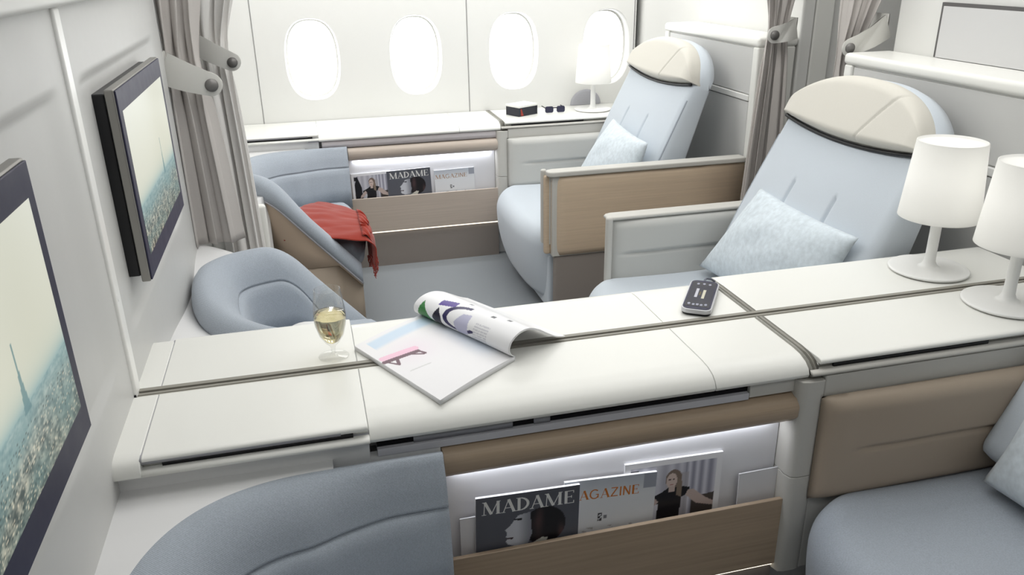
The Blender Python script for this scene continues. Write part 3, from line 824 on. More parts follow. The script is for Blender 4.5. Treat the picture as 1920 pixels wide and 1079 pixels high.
partition(3.145, 4.08, 'white partition with recessed panel behind the window seat')
# bulkhead walls above and behind
struct(box('wall_bulkhead_window', (2.06, 3.14, 0.0), (2.12, 4.437, 2.2), WALL, r=0.01))
struct(prism('trim_12', [(1.856, YW), (1.90, YW - 0.05), (1.96, YW - 0.12), (2.06, YW - 0.35), (2.12, YW - 0.35), (2.12, YW)], 'z', 0.0, 2.2, WALL))
struct(box('wall_bulkhead_centre', (2.06, 0.3, 0.0), (2.12, 2.56, 2.2), WALL, r=0.008))
pp = thing('wall_screen_panel', (2.05, 1.6, 1.196), 'large pale grey inset panel in dark frame above the partition ledge', 'panel')
box('panel_frame', (2.048, 1.10, 1.196), (2.0595, 2.344, 1.368), mat('frame_dark_grey', (92, 90, 90), 0.5), pp)
box('panel_face', (2.044, 1.105, 1.1965), (2.0485, 2.332, 1.357), mat('inset_grey', (206, 206, 206), 0.4), pp, r=0.001)
struct(box('wall_aisle_panel', (2.12, 3.17, 0), (3.3, 3.24, 2.2), WALL))
struct(box('trim_13', (2.125, 3.145, 0), (2.215, 3.172, 2.2), TOP, r=0.008))

# ================================================================ CURTAINS
def curtain(label, y, zb, zt, zs, top, mid, bot, m, depth=0.035, folds=7, seed=0, lab2=None, ztie=None, button_right=True, strap=None, seamcol=None):
    t = thing('curtain', ((bot[0] + bot[1]) / 2, y, zb), label, 'curtain', 'tied back cabin curtains')
    rnd = random.Random(seed); ph = [rnd.uniform(-0.5, 0.5) for _ in range(folds * 2 + 3)]
    def f(u, v):
        z = lerp(zb, zt, v)
        if z > zs: k_ = sst(0, 1, min(1, (z - zs) / 0.35)); a_, b_ = lerp(mid[0], top[0], k_), lerp(mid[1], top[1], k_)
        else: k_ = min(1, (zs - z) / max(0.05, zs - zb)); k_ = k_ ** 0.75; a_, b_ = lerp(mid[0], bot[0], k_), lerp(mid[1], bot[1], k_)
        x = lerp(a_, b_, u)
        pinch = math.exp(-((z - zs) / 0.10) ** 2)
        amp = depth * (1 - 0.55 * pinch)
        i = int(u * folds * 2); wob = 0.35 * math.sin(u * 9.0 + seed + z * 1.2)
        yy = math.sin(u * folds * 2 * PI + wob + seed)
        yy = yy * 0.75 + 0.3 * math.sin(u * folds * 4.7 * PI + seed * 2 + z * 0.8)
        x += 0.22 * (b_ - a_) / folds * math.sin(u * folds * 4 * PI + seed + 1) * (1 - pinch)
        return Vector((x, y + amp * yy + 0.02 * (u - 0.5), z))
    grid('drape', f, 180, 60, m, t, solid=0.002)
    if strap:
        (xa, za), (xb, zb_), w0, w1, bx = strap
        st = bpy.data.objects.new('tieback', None)
        yb = y - depth - 0.016
        d = Vector((xb - xa, 0, zb_ - za)); Lg = d.length; d.normalize(); nn = Vector((-d.z, 0, d.x))
        bm = bmesh.new(); pts = []
        NN = 10
        rgt = bx > 0
        hw = lambda s: lerp(w0, w1, s / Lg) / 2
        ptsu = [(0, hw(0))] + [(s, hw(s)) for s in (Lg * 0.5, Lg * 0.8)]
        r_ = hw(Lg)
        arc = [(Lg + r_ * math.sin(a_), r_ * math.cos(a_)) for a_ in [PI * i / NN for i in range(NN + 1)]]
        ptsl = [(Lg * 0.8, -hw(Lg * 0.8)), (Lg * 0.5, -hw(Lg * 0.5)), (0, -hw(0))]
        vv = []
        for (s, q) in ptsu + arc + ptsl:
            bow = 0.022 * math.sin(PI * min(1, s / Lg) * 0.9)
            p = Vector((xa, yb, za)) + d * s + nn * q; vv.append((p.x, yb - bow, p.z))
        fr = [bm.verts.new(p) for p in vv]; bk = [bm.verts.new((p[0], p[1] + 0.006, p[2])) for p in vv]
        n = len(vv); bm.faces.new(fr); bm.faces.new(bk[::-1])
        for i in range(n): bm.faces.new((fr[i], fr[(i + 1) % n], bk[(i + 1) % n], bk[i]))
        bmesh.ops.triangulate(bm, faces=[f_ for f_ in bm.faces if len(f_.verts) > 4])
        tb = fin('tieback', bm, STRAP, t, 0.0)
        p = Vector((xa, yb, za)) + d * (Lg + r_ * 0.1)
        bpos = (p.x, yb - 0.016, p.z)
        prof = [(0.0, 0.0), (r_ * 0.42, 0.0), (r_ * 0.56, -0.003), (r_ * 0.56, -0.010), (0, -0.012)]
        vs, fs = [], []; Nn = 24
        for i in range(Nn):
            a_ = 2 * PI * i / Nn
            for (rr, dd) in prof: vs.append((bpos[0] + rr * math.cos(a_), bpos[1] + 0.012 + dd, bpos[2] + rr * math.sin(a_)))
        K = len(prof)
        for i in range(Nn):
            j = (i + 1) % Nn
            for q in range(K - 1): fs.append((i * K + q, j * K + q, j * K + q + 1, i * K + q + 1))
        mesh('button', vs, fs, BUTTON, tb)
        # loop of the strap running behind the drape
        lo_, hi_ = sorted((xa, xa + (0.01 if xb > xa else -0.01)))
        box('strap_return', (lo_, yb, za - w0 / 2), (hi_, y + 0.05, za + w0 / 2), STRAP, tb)
    return t
curtain('taupe curtain tied back beside the small screen', 2.70, 0.662, 2.19, 1.235, (-0.40, -0.26), (-0.405, -0.295), (-0.425, -0.25), CURT, 0.03, 3, 1,
        strap=((-0.395, 1.232), (-0.268, 1.180), 0.098, 0.070, 1))
curtain('pale curtain tied back at the left, behind the taupe one', 3.06, 0.01, 2.19, 1.225, (-0.34, -0.165), (-0.35, -0.235), (-0.33, -0.19), CURTL, 0.03, 3, 3,
        strap=((-0.34, 1.27), (-0.225, 1.205), 0.07, 0.062, 1))
curtain('grey curtain with white tieback at the end of the window suite', 3.06, 0.01, 2.19, 1.22, (1.80, 1.99), (1.848, 1.945), (1.775, 2.01), CURT, 0.024, 3, 5,
        strap=((1.962, 1.240), (1.862, 1.218), 0.082, 0.066, -1))
curtain('grey curtain tied back above the middle seat partition', 2.635, 0.01, 2.19, 1.16, (1.88, 2.08), (1.88, 1.985), (1.87, 1.97), CURT, 0.024, 4, 8,
        strap=((2.055, 1.275), (1.905, 1.208), 0.085, 0.062, -1))
pg = thing('low_side_panel', (-0.3, 3.115, 0), 'white rounded low panel beside the window ottoman', 'panel')
box('panel_body', (WX, 3.10, 0.0), (-0.185, 3.135, 0.665), TOP, pg, r=0.014)

# ================================================================ SCREENS
def skyline(seed):
    rnd = np.random.RandomState(seed)
    spx = 0.665
    def c(u, v):     # u left->right as seen, v bottom->top
        hz = 0.34
        if v > hz:
            s = (v - hz) / (1 - hz)
            base = mixc((214, 214, 196), (222, 224, 212), s)
            base = mixc(base, (200, 200, 180), 0.4 * math.exp(-((u - 0.75) / 0.25) ** 2))
            base = mixc(base, (150, 176, 174), math.exp(-s / 0.07))
        else:
            s = v / hz
            n1 = noise.noise(Vector((u * 26, v * 60, seed))); n2 = noise.noise(Vector((u * 90, v * 160, seed + 4)))
            n3 = noise.noise(Vector((u * 5, v * 9, seed + 9)))
            t_ = min(1, max(0, 0.5 + n1 * 0.6 + n2 * 0.45))
            far = mixc((118, 150, 152), (160, 182, 180), t_)
            n4 = noise.noise(Vector((u * 34, v * 16, seed + 2))); t_ = min(1, max(0, 0.42 + n1 * 0.9 + n2 * 0.5 + n4 * 0.8)); near = mixc((58, 64, 60), (196, 186, 164), t_)
            near = mixc(near, (92, 120, 118), min(1, max(0, 0.35 + n3)))
            base = mixc(near, far, s ** 1.3)
            if n2 > 0.42 and s < 0.7: base = mixc(base, (228, 216, 190), 0.7)
            if n2 < -0.45 and s < 0.8: base = mixc(base, (34, 42, 42), 0.6)
        # slim lattice tower
        if hz - 0.03 < v < 0.60:
            tt = (v - (hz - 0.03)) / (0.60 - hz + 0.03)
            wdt = 0.022 * (1 - tt) ** 2.2 + 0.0028
            if abs(u - spx) < wdt: base = mixc(base, (92, 128, 132), 0.75)
        return base
    return c
def screen(label, y0, y1, seed, x=-0.352):
    t = thing('wall_screen', (WX, (y0 + y1) / 2, 1.1), label, 'screen', 'wall screens')
    z0, z1 = 0.899, 1.300
    box('housing', (WX - 0.006, y0 + 0.004, z0 + 0.012), (x - 0.0216, y1 - 0.02, z1 - 0.008), BLACK, t, r=0.004)
    box('silver_edge', (x - 0.0215, y0, z0), (x - 0.0035, y1, z1), SILVER, t, r=0.003)
    box('bezel', (x - 0.0035, y0 + 0.003, z0 + 0.003), (x, y1 - 0.003, z1 - 0.003), NAVY, t, r=0.0015)
    a, b, c_, d = y0 + 0.030, y1 - 0.030, z0 + 0.050, z1 - 0.046
    grid('display', lambda u, v: Vector((x + 0.0006, lerp(a, b, u), lerp(c_, d, v))), 240, 170, SCREEN, t, color=skyline(seed))
    return t
screen('large wall screen with city skyline at the left edge, nearest the camera', 0.558, 1.143, 3)
screen('wall screen with city skyline beside the taupe curtain', 1.735, 2.320, 7)

# ================================================================ LAMPS
def lamp(label, x, y):
    t = thing('table_lamp', (x, y, 0.7305), label, 'lamp', 'white table lamps')
    c = (x, y, 0.7305)
    lathe('lamp_base', [(0, 0.0), (0.090, 0.0), (0.099, 0.003), (0.101, 0.007), (0.097, 0.0095), (0.088, 0.0085), (0.03, 0.010), (0.020, 0.016), (0.0145, 0.028), (0.0135, 0.05), (0.0135, 0.155), (0, 0.155)], LAMPW, c, 64, t)
    z0, z1, r0, r1 = 0.150, 0.350, 0.099, 0.083
    sh = lathe('lamp_shade', [(0.0, z0 + 0.012), (r0 - 0.006, z0 + 0.008), (r0 - 0.003, z0), (r0, z0 + 0.001), (r1, z1 - 0.001), (r1 - 0.003, z1), (r1 - 0.006, z1 - 0.006), (0, z1 - 0.008)], SHADE, c, 64, t)
    l = bpy.data.lights.new('lamp_bulb', 'POINT'); l.energy = 0.22; l.shadow_soft_size = 0.03; l.color = (1, 0.99, 0.97)
    o = bpy.data.objects.new('lamp_bulb', l); COL.objects.link(o); o.location = (x, y, 0.99); adopt(o, t)
    return t
L1 = lamp('white table lamp standing beyond the grey track, left of the pair', 1.576, 1.684)
dup(L1, (0.020, -0.243, 0), 'white table lamp nearer the camera, cut by the right edge')
dup(L1, (-0.03, 2.575, 0), 'white table lamp on the window ledge, in front of the last window')

# ================================================================ HANDSET
hx, hy = 0.898, 1.664; ang = math.radians(56)
hs_ = thing('handset', (hx, hy, 0.7305), 'black corded handset with lit screen lying on the far counter half', 'handset')
du = Vector((math.cos(ang), math.sin(ang), 0)); dv = Vector((du.y, -du.x, 0))
def rrect(hw_, hl, r, n=6):
    pts = []
    for (sx, sy, a0) in ((1, 1, 0), (-1, 1, 90), (-1, -1, 180), (1, -1, 270)):
        for i in range(n + 1):
            a_ = math.radians(a0 + 90 * i / n); pts.append((sx * (hw_ - r) + r * math.cos(a_), sy * (hl - r) + r * math.sin(a_)))
    return pts
def slab(name, hw_, hl, r, z0, z1, m, parent, inset=0.0, bev=0.0015):
    bm = bmesh.new(); P0 = rrect(hw_ - inset, hl - inset, r)
    A = [bm.verts.new(Vector((hx, hy, z0)) + du * p[1] + dv * p[0]) for p in P0]
    B = [bm.verts.new(Vector((hx, hy, z1)) + du * p[1] + dv * p[0]) for p in P0]
    n = len(P0); bm.faces.new(A); bm.faces.new(B[::-1])
    for i in range(n): bm.faces.new((A[i], A[(i + 1) % n], B[(i + 1) % n], B[i]))
    return fin(name, bm, m, parent, bev, 2)
slab('case_bottom', 0.034, 0.093, 0.018, 0.7305, 0.7365, BLACK, hs_)
slab('case', 0.036, 0.096, 0.018, 0.7365, 0.7475, mat('handset_silver', (205, 206, 210), 0.3, 0.3), hs_)
slab('face', 0.033, 0.092, 0.016, 0.7475, 0.7488, NAVY, hs_, bev=0.0005)
def hcol(u, v):
    c = (24, 24, 46)
    if v < 0.20 or v > 0.84: c = (36, 36, 48)
    if 0.33 < v < 0.72:
        if 0.26 < u < 0.38 and 0.36 < v < 0.72: c = (190, 190, 200)
        if 0.55 < u < 0.68 and 0.33 < v < 0.68: c = (200, 196, 176)
        if 0.42 < u < 0.50 and 0.45 < v < 0.60: c = (90, 80, 50)
    for bx_, by in ((0.15, 0.10), (0.34, 0.08), (0.5, 0.09), (0.66, 0.08), (0.84, 0.10), (0.25, 0.92), (0.5, 0.93), (0.75, 0.92)):
        if ((u - bx_) / 0.06) ** 2 + ((v - by) / 0.035) ** 2 < 1: c = (150, 152, 168)
    return c
grid('display', lambda u, v: Vector((hx, hy, 0.7492)) + dv * lerp(-0.029, 0.029, u) + du * lerp(-0.080, 0.080, v), 60, 120, LCD, hs_, color=hcol)
e0 = Vector((hx, hy, 0.741)) + du * 0.094
tube('cord', [e0, e0 + Vector((0.004, 0.012, 0.004)), e0 + Vector((0.014, 0.022, 0.004)), e0 + Vector((0.028, 0.022, 0.0)), e0 + Vector((0.036, 0.016, -0.006))], 0.0028, mat('cord_grey', (96, 100, 112), 0.5), hs_)

# ================================================================ WINE GLASS
gx, gy = 0.004, 1.612
wg = thing('wine_glass', (gx, gy, 0.7305), 'wine glass half full of white wine standing on the counter', 'wine glass')
out = [(0.0, 0.0), (0.031, 0.0), (0.0325, 0.001), (0.031, 0.002), (0.012, 0.0035), (0.005, 0.007), (0.0040, 0.012), (0.0045, 0.020), (0.0065, 0.026), (0.016, 0.036), (0.026, 0.052), (0.0325, 0.076), (0.0345, 0.092), (0.0335, 0.112), (0.0305, 0.136), (0.0275, 0.158)]
inn = [(0.0267, 0.158), (0.0297, 0.136), (0.0327, 0.112), (0.0337, 0.092), (0.0317, 0.0765), (0.0252, 0.0535), (0.015, 0.038), (0.004, 0.0315), (0.0, 0.031)]
lathe('glass_bowl', out + inn, GLASS, (gx, gy, 0.7305), 64, wg)
lathe('white_wine', [(0.0, 0.0315), (0.0042, 0.0319), (0.0149, 0.0384), (0.0249, 0.0539), (0.0313, 0.0768), (0.0334, 0.092), (0.0331, 0.103), (0.0, 0.103)], WINE, (gx, gy, 0.7305), 64, wg)

# ================================================================ OPEN MAGAZINE
A = Vector((0.050, 1.628, 0)); B = Vector((0.192, 1.345, 0)); Cc = Vector((0.376, 1.482, 0)); D = A + Cc - B
mg = thing('open_magazine', (0.22, 1.55, 0.7305), 'open magazine with right-hand pages curled over on the counter', 'magazine')
zt = 0.741
def pagecol(u, v):
    # u: outer edge -> spine, v: bottom -> top (along the spine)
    c = (233, 232, 234)
    c = mixc(c, (214, 224, 238), 0.9 * sst(0.70, 1.0, u + 0.06 * (1 - v)) * sst(0.05, 0.3, v))
    if v > 0.80 and u > 0.10: c = mixc(c, (188, 212, 234), 0.75 * sst(0.80, 0.86, v) * (1 - sst(0.93, 0.97, v)))
    c = mixc(c, (230, 214, 226), 0.6 * math.exp(-((u - 0.36) / 0.22) ** 2 - ((v - 0.62) / 0.15) ** 2))
    # spectacles lying on the page photo
    lx = (u - 0.03) * 0.96 - (v - 0.645) * 0.28; ly = (u - 0.03) * 0.28 + (v - 0.645) * 0.96
    def seg(x0, y0, x1, y1, wd):
        dx, dy = x1 - x0, y1 - y0; t_ = max(0, min(1, ((lx - x0) * dx + (ly - y0) * dy) / (dx * dx + dy * dy)))
        return math.hypot(lx - x0 - dx * t_, ly - y0 - dy * t_) < wd
    if seg(-0.01, -0.005, 0.36, 0.03, 0.020) or seg(0.36, 0.03, 0.40, -0.02, 0.014) or seg(0.25, 0.02, 0.38, -0.03, 0.009) or seg(0.12, -0.01, 0.10, -0.075, 0.016) or seg(0.03, -0.02, 0.09, -0.075, 0.010): c = (98, 62, 78)
    elif seg(0.0, 0.045, 0.36, 0.08, 0.030): c = mixc(c, (238, 178, 204), 0.7)
    elif seg(0.14, -0.20, 0.36, -0.17, 0.006): c = (208, 208, 208)
    return c
def left_page(u, v):
    p = (A * (1 - u) + D * u) * v + (B * (1 - u) + Cc * u) * (1 - v)
    z = zt + 0.010 * math.exp(-((1 - u) / 0.10) ** 2) * 0 + 0.0035 * math.sin(PI * u)
    return Vector((p.x, p.y, z))
def bl_(u, v): 
    p = left_page(u, v); return Vector((p.x, p.y, 0.7312 + 0.001 * 0))
closed_patch('left_pages', lambda u, v: left_page(u, v) - Vector((0, 0, 0.0006)), bl_, 20, 20, PAPER, mg)
grid('left_page', left_page, 150, 200, PRINT, mg, color=pagecol)
# rolled right hand pages: generator along the spine, profile in the plane across it
sd = (D - Cc); Ls = sd.length; sd.normalize(); ac = Vector((sd.y, -sd.x, 0))      # ac points to the right of the spine
def roll_profile(s, v):
    """s 0..1 from spine to free edge, v 0 near .. 1 far: returns (across, height)"""
    R = lerp(0.028, 0.034, v)
    # leans left over the page, loops over and runs out to the right
    keys = [(0.000, 0.002), (-0.012, 0.012), (-0.018, 0.030), (-0.010, 0.052), (0.012, 0.068), (0.040, 0.070), (0.068, 0.056), (0.095, 0.034), (0.122, 0.014), (0.150, 0.003)]
    k2 = [(0.000, 0.002), (-0.022, 0.006), (-0.038, 0.022), (-0.036, 0.044), (-0.016, 0.060), (0.014, 0.064), (0.044, 0.054), (0.072, 0.036), (0.098, 0.018), (0.122, 0.005)]
    t_ = s * (len(keys) - 1); i = min(len(keys) - 2, int(t_)); f = t_ - i
    def cr(K, i, f):
        g = lambda j: K[max(0, min(len(K) - 1, j))]
        p0, p1, p2, p3 = g(i - 1), g(i), g(i + 1), g(i + 2)
        return tuple(0.5 * ((2 * b) + (-a + c) * f + (2 * a - 5 * b + 4 * c - d) * f * f + (-a + 3 * b - 3 * c + d) * f ** 3) for a, b, c, d in zip(p0, p1, p2, p3))
    a_ = cr(keys, i, f); b_ = cr(k2, i, f)
    return lerp(a_[0], b_[0], v), lerp(a_[1], b_[1], v)
def roll(s, v, off=0.0):
    x, z = roll_profile(s, v)
    x2, z2 = roll_profile(min(1, s + 0.01), v); x1, z1 = roll_profile(max(0, s - 0.01), v)
    tx, tz = x2 - x1, z2 - z1; l = math.hypot(tx, tz) or 1
    x += -tz / l * off; z += tx / l * off
    p = Cc + sd * (Ls * v) + ac * x
    return Vector((p.x, p.y, 0.7335 + z * 0.82 + 0.004))
GREEN = [(0.24, 0.98), (0.42, 0.90), (0.22, 0.78)]
def rollcol(s, v):
    c = (236, 236, 238)
    if inpoly(s, v, [(0.42, 0.93), (0.10, 0.97), (0.10, 0.74)]): c = (64, 128, 72)
    if inpoly(s, v, [(0.26, 0.79), (0.40, 0.76), (0.30, 0.70), (0.12, 0.66), (0.10, 0.74)]): c = (28, 26, 48)
    if inpoly(s, v, [(0.50, 0.80), (0.54, 0.66), (0.46, 0.64), (0.42, 0.79)]): c = (74, 50, 140)
    d1 = math.hypot((s - 0.36) * 1.0, (v - 0.50) * 0.9)
    if 0.13 < d1 < 0.17 and (v > 0.50 or s < 0.28) and s > 0.08: c = (40, 34, 84)
    if inpoly(s, v, [(0.42, 0.52), (0.44, 0.44), (0.20, 0.40), (0.13, 0.50), (0.30, 0.56)]): c = (186, 186, 210)
    if 0.22 < v < 0.36 and 0.12 < s < 0.40 and (int(s * 60) % 2 == 0) and noise.noise(Vector((s * 40, v * 120, 1))) > -0.25: c = (206, 206, 212)
    for (a_, b_) in ((0.52, 0.30), (0.56, 0.18), (0.60, 0.60)):
        if abs(s - a_) < 0.014 and abs(v - b_) < 0.02: c = (96, 98, 104)
    return c
grid('rolled_page', lambda s, v: roll(s, v, 0.0022 if False else 0.0), 150, 180, PRINT, mg, color=lambda s, v: rollcol(s, v))
closed_patch('rolled_pages', lambda s, v: roll(s, v, -0.0006 if True else 0), lambda s, v: roll(s, v, -0.0042 * math.sin(PI * min(1, s * 0.9 + 0.1)) - 0.0010), 50, 12, PAPER, mg)

# ================================================================ RACK MAGAZINES
def letter(ch):
    """strokes of thick-and-thin capitals in a unit-high box: (polys, advance)"""
    q = []
    def bar(x0, y0, x1, y1, w_): 
        dx, dy = x1 - x0, y1 - y0; l = math.hypot(dx, dy); nx, ny = -dy / l * w_ / 2, dx / l * w_ / 2
        q.append([(x0 + nx, y0 + ny), (x1 + nx, y1 + ny), (x1 - nx, y1 - ny), (x0 - nx, y0 - ny)])
    def serif(x, y, w_=0.26): bar(x - w_ / 2, y, x + w_ / 2, y, 0.045)
    T, S = 0.17, 0.05
    if ch == 'M':
        bar(0.10, 0, 0.14, 1, S); bar(0.14, 1, 0.52, 0.02, T); bar(0.52, 0.02, 0.90, 1, S); bar(0.90, 1, 0.90, 0, T)
        serif(0.10, 0.02); serif(0.92, 0.02, 0.3); serif(0.10, 0.98, 0.2); serif(0.93, 0.98, 0.22); adv = 1.10
    elif ch == 'A':
        bar(0.10, 0, 0.40, 1, S); bar(0.40, 1, 0.72, 0, T); bar(0.22, 0.34, 0.60, 0.34, S); serif(0.10, 0.02, 0.24); serif(0.74, 0.02, 0.28); adv = 0.84
    elif ch == 'D':
        bar(0.16, 0, 0.16, 1, T); serif(0.12, 0.02, 0.24); serif(0.12, 0.98, 0.24)
        P_ = [(0.16 + 0.52 * math.sin(PI * i / 12), 0.5 + 0.48 * math.cos(PI * i / 12)) for i in range(13)]
        for i in range(12): bar(*P_[i], *P_[i + 1], S + 0.11 * math.sin(PI * (i + 0.5) / 12))
        adv = 0.80
    elif ch == 'E':
        bar(0.16, 0, 0.16, 1, T); bar(0.08, 0.975, 0.60, 0.975, S); bar(0.16, 0.52, 0.48, 0.52, S); bar(0.08, 0.025, 0.62, 0.025, S)
        bar(0.60, 0.80, 0.60, 1, S); bar(0.62, 0, 0.62, 0.22, S); bar(0.48, 0.42, 0.48, 0.62, S); adv = 0.72
    elif ch == 'G':
        P_ = [(0.44 + 0.36 * math.cos(math.radians(a)), 0.5 + 0.48 * math.sin(math.radians(a))) for a in range(45, 331, 20)]
        for i in range(len(P_) - 1): bar(*P_[i], *P_[i + 1], 0.12)
        bar(0.74, 0.08, 0.74, 0.46, 0.11); bar(0.54, 0.46, 0.80, 0.46, 0.08); adv = 0.92
    elif ch == 'Z':
        bar(0.08, 0.95, 0.64, 0.95, 0.10); bar(0.60, 0.95, 0.10, 0.05, 0.12); bar(0.06, 0.05, 0.66, 0.05, 0.10); adv = 0.74
    elif ch == 'I': bar(0.14, 0, 0.14, 1, 0.13); adv = 0.30
    elif ch == 'N': bar(0.12, 0, 0.12, 1, 0.11); bar(0.12, 1, 0.62, 0, 0.14); bar(0.62, 0, 0.62, 1, 0.10); adv = 0.76
    return q, adv
def text_mesh(name, s, mapf, x0, y0, width, height, m, parent, slant=0.0):
    tot = sum(letter(c)[1] for c in s); sx = width / tot
    vs, fs = [], []; cur = 0
    k_ = 0
    for c in s:
        polys, adv = letter(c)
        for p in polys:
            k_ += 1
            i = len(vs)
            for (a_, b_) in p: vs.append(mapf(x0 + (cur + a_) * sx, y0 + b_ * height, 0.0004 + 0.00002 * (k_ % 9)))
            fs.append((i, i + 1, i + 2, i + 3))
        cur += adv
    return mesh(name, vs, fs, m, parent, smooth=False)
def rack_magazine(name, label, x0, x1, ztop, yb, lean, tilt, kind, thick=0.006, zb=0.235):
    """a magazine standing in the rack pocket; tilt = slope of its top edge"""
    t = thing(name, ((x0 + x1) / 2, yb, zb), label, 'magazine' if kind != 'card' else 'card')
    W_, H_ = x1 - x0, ztop - zb
    ca, sa = math.cos(tilt), math.sin(tilt)
    def F(x, y, d=0.0):
        X = x0 + x * ca - (y - 0) * sa; Z = zb + x * sa + y * ca
        return Vector((X, yb + (Z - zb) * lean - d, Z))
    vs = [F(0, 0), F(W_, 0), F(W_, H_), F(0, H_), F(0, 0, -thick), F(W_, 0, -thick), F(W_, H_, -thick), F(0, H_, -thick)]
    mesh('pages', vs, [(0, 1, 2, 3), (7, 6, 5, 4), (0, 4, 5, 1), (1, 5, 6, 2), (2, 6, 7, 3), (3, 7, 4, 0)], PAPER if kind != 'card' else RACKW, t, smooth=False)
    if kind == 'card': return t
    vis = 0.42           # lower share of the cover hidden in the pocket
    def madame(u, v):
        c = (92, 94, 103)
        # profile head: dark hair mass, pale face on its left
        x, y = (u - 0.0), v
        if ((x - 0.66) / 0.21) ** 2 + ((y - 0.68) / 0.17) ** 2 < 1: c = mixc((30, 28, 32), (84, 60, 62), max(0, noise.noise(Vector((u * 9, v * 5, 3)))) * 1.2)
        if inpoly(x, y, [(0.40, 0.80), (0.52, 0.82), (0.54, 0.62), (0.50, 0.52), (0.38, 0.52), (0.31, 0.545), (0.285, 0.575), (0.30, 0.60), (0.285, 0.62), (0.30, 0.645), (0.28, 0.685), (0.33, 0.72)]): c = mixc((204, 206, 214), (140, 142, 152), sst(0.38, 0.54, x))
        if inpoly(x, y, [(0.285, 0.612), (0.36, 0.605), (0.35, 0.590), (0.29, 0.60)]): c = (60, 40, 48)
        if inpoly(x, y, [(0.36, 0.775), (0.44, 0.775), (0.44, 0.755), (0.37, 0.760)]): c = (30, 30, 34)
        if inpoly(x, y, [(0.48, 0.50), (0.64, 0.57), (0.70, 0.56), (0.66, 0.50)]): c = (206, 204, 194)
        return c
    def magaz(u, v):
        c = mixc((228, 230, 234), (196, 202, 212), sst(0.80, 1.0, v))
        if u > 0.86 and v > 0.86: c = (160, 164, 176)
        if abs(u - 0.40) < 0.022 and 0.60 < v < 0.68 and noise.noise(Vector((u * 60, v * 60, 0))) > -0.2: c = (60, 58, 64)
        if abs(u - 0.46) < 0.018 and 0.62 < v < 0.65: c = (120, 122, 130)
        if v < 0.55 and noise.noise(Vector((u * 14, v * 30, 8))) > 0.3: c = (186, 184, 186)
        return c
    def photo(u, v):
        if u < 0.06 or u > 0.945 or v > 0.955: return (240, 240, 244)
        st_ = 0.5 + 0.5 * math.sin(u * 60 + 2 * math.sin(u * 9))
        c = mixc((150, 150, 166), (214, 214, 224), st_)
        if u < 0.62: c = mixc(c, (206, 206, 214), 0.55)
        if 0.42 < u < 0.66 and v < 0.86: c = mixc(c, (176, 172, 178), 0.7)
        if u > 0.70 and v < 0.62 + 0.1 * (u - 0.7): c = (74, 68, 66)
        if u < 0.14 and 0.86 < v < 0.93: c = (30, 30, 34)
        if kind == 'photo_l' and u < 0.24 and v < 0.95 - abs(u - 0.14) * 2.2 and u > 0.07: c = (26, 26, 32)
        elif u < 0.26 and v < 0.62: c = mixc((186, 170, 168), (60, 58, 60), 0.6 if noise.noise(Vector((u * 30, v * 30, 5))) > 0 else 0.1)
        # seated person in a black top, fair hair
        if inpoly(u, v, [(0.26, 0.66), (0.40, 0.71), (0.46, 0.745), (0.56, 0.745), (0.68, 0.72), (0.66, 0.66), (0.60, 0.64), (0.57, 0.3), (0.33, 0.3), (0.36, 0.60), (0.26, 0.63)]): c = (30, 29, 34)
        if inpoly(u, v, [(0.66, 0.70), (0.71, 0.70), (0.86, 0.60), (0.96, 0.55), (0.94, 0.52), (0.76, 0.56), (0.64, 0.65)]): c = (196, 178, 172)
        if inpoly(u, v, [(0.32, 0.66), (0.36, 0.62), (0.26, 0.54), (0.18, 0.52), (0.20, 0.57)]): c = (196, 178, 172)
        if ((u - 0.505) / 0.085) ** 2 + ((v - 0.815) / 0.085) ** 2 < 1: c = (128, 112, 102)
        if inpoly(u, v, [(0.54, 0.82), (0.59, 0.80), (0.60, 0.64), (0.545, 0.66)]): c = (138, 122, 108)
        if ((u - 0.485) / 0.055) ** 2 + ((v - 0.80) / 0.068) ** 2 < 1: c = (214, 194, 186)
        if 0.455 < u < 0.52 and 0.70 < v < 0.75: c = (206, 186, 178)
        if abs(v - 0.812) < 0.006 and (abs(u - 0.465) < 0.012 or abs(u - 0.505) < 0.012): c = (90, 74, 70)
        if abs(v - 0.765) < 0.005 and abs(u - 0.485) < 0.018: c = (160, 90, 88)
        return c
    cf = {'madame': madame, 'magazine': magaz, 'photo': photo, 'photo_l': photo}[kind]
    grid('cover', lambda u, v: F(u * W_, H_ * (0.30 + 0.70 * v), 0.0003), 110, 110, PRINT, t, color=lambda u, v: cf(u, 0.30 + 0.70 * v))
    # slightly lifted page block edge on top
    if kind == 'madame': text_mesh('title', 'MADAME', lambda a_, b_, d: F(a_, b_, d), W_ * 0.06, H_ * 0.845, W_ * 0.90, H_ * 0.115, INKW, t)
    if kind == 'magazine':
        text_mesh('title', 'MAGAZINE', lambda a_, b_, d: F(a_, b_, d), W_ * -0.02 if False else W_ * 0.02, H_ * 0.82, W_ * 0.80, H_ * 0.085, INKO if yb < 3 else mat('pale_brown_ink', (176, 146, 122), 0.5), t)
    return t
rack_magazine('magazine', 'dark MADAME magazine in the near rack', 0.242, 0.466, 0.506, 1.3235, 0.04, -0.035, 'madame')
rack_magazine('magazine', 'white MAGAZINE issue with orange title in the near rack', 0.430, 0.640, 0.503, 1.3315, 0.04, -0.055, 'magazine')
rack_magazine('magazine', 'photo-cover magazine of a seated person in the near rack, tallest', 0.574, 0.806, 0.516, 1.3395, 0.035, -0.03, 'photo')
rack_magazine('folder', 'blank white folder in the near rack beside the pillar', 0.858, 0.961, 0.446, 1.340, 0.01, 0.01, 'card', 0.003)
rack_magazine('folder', 'blank white folder at the left end of the near rack', 0.218, 0.274, 0.456, 1.340, 0.01, 0.0, 'card', 0.003)
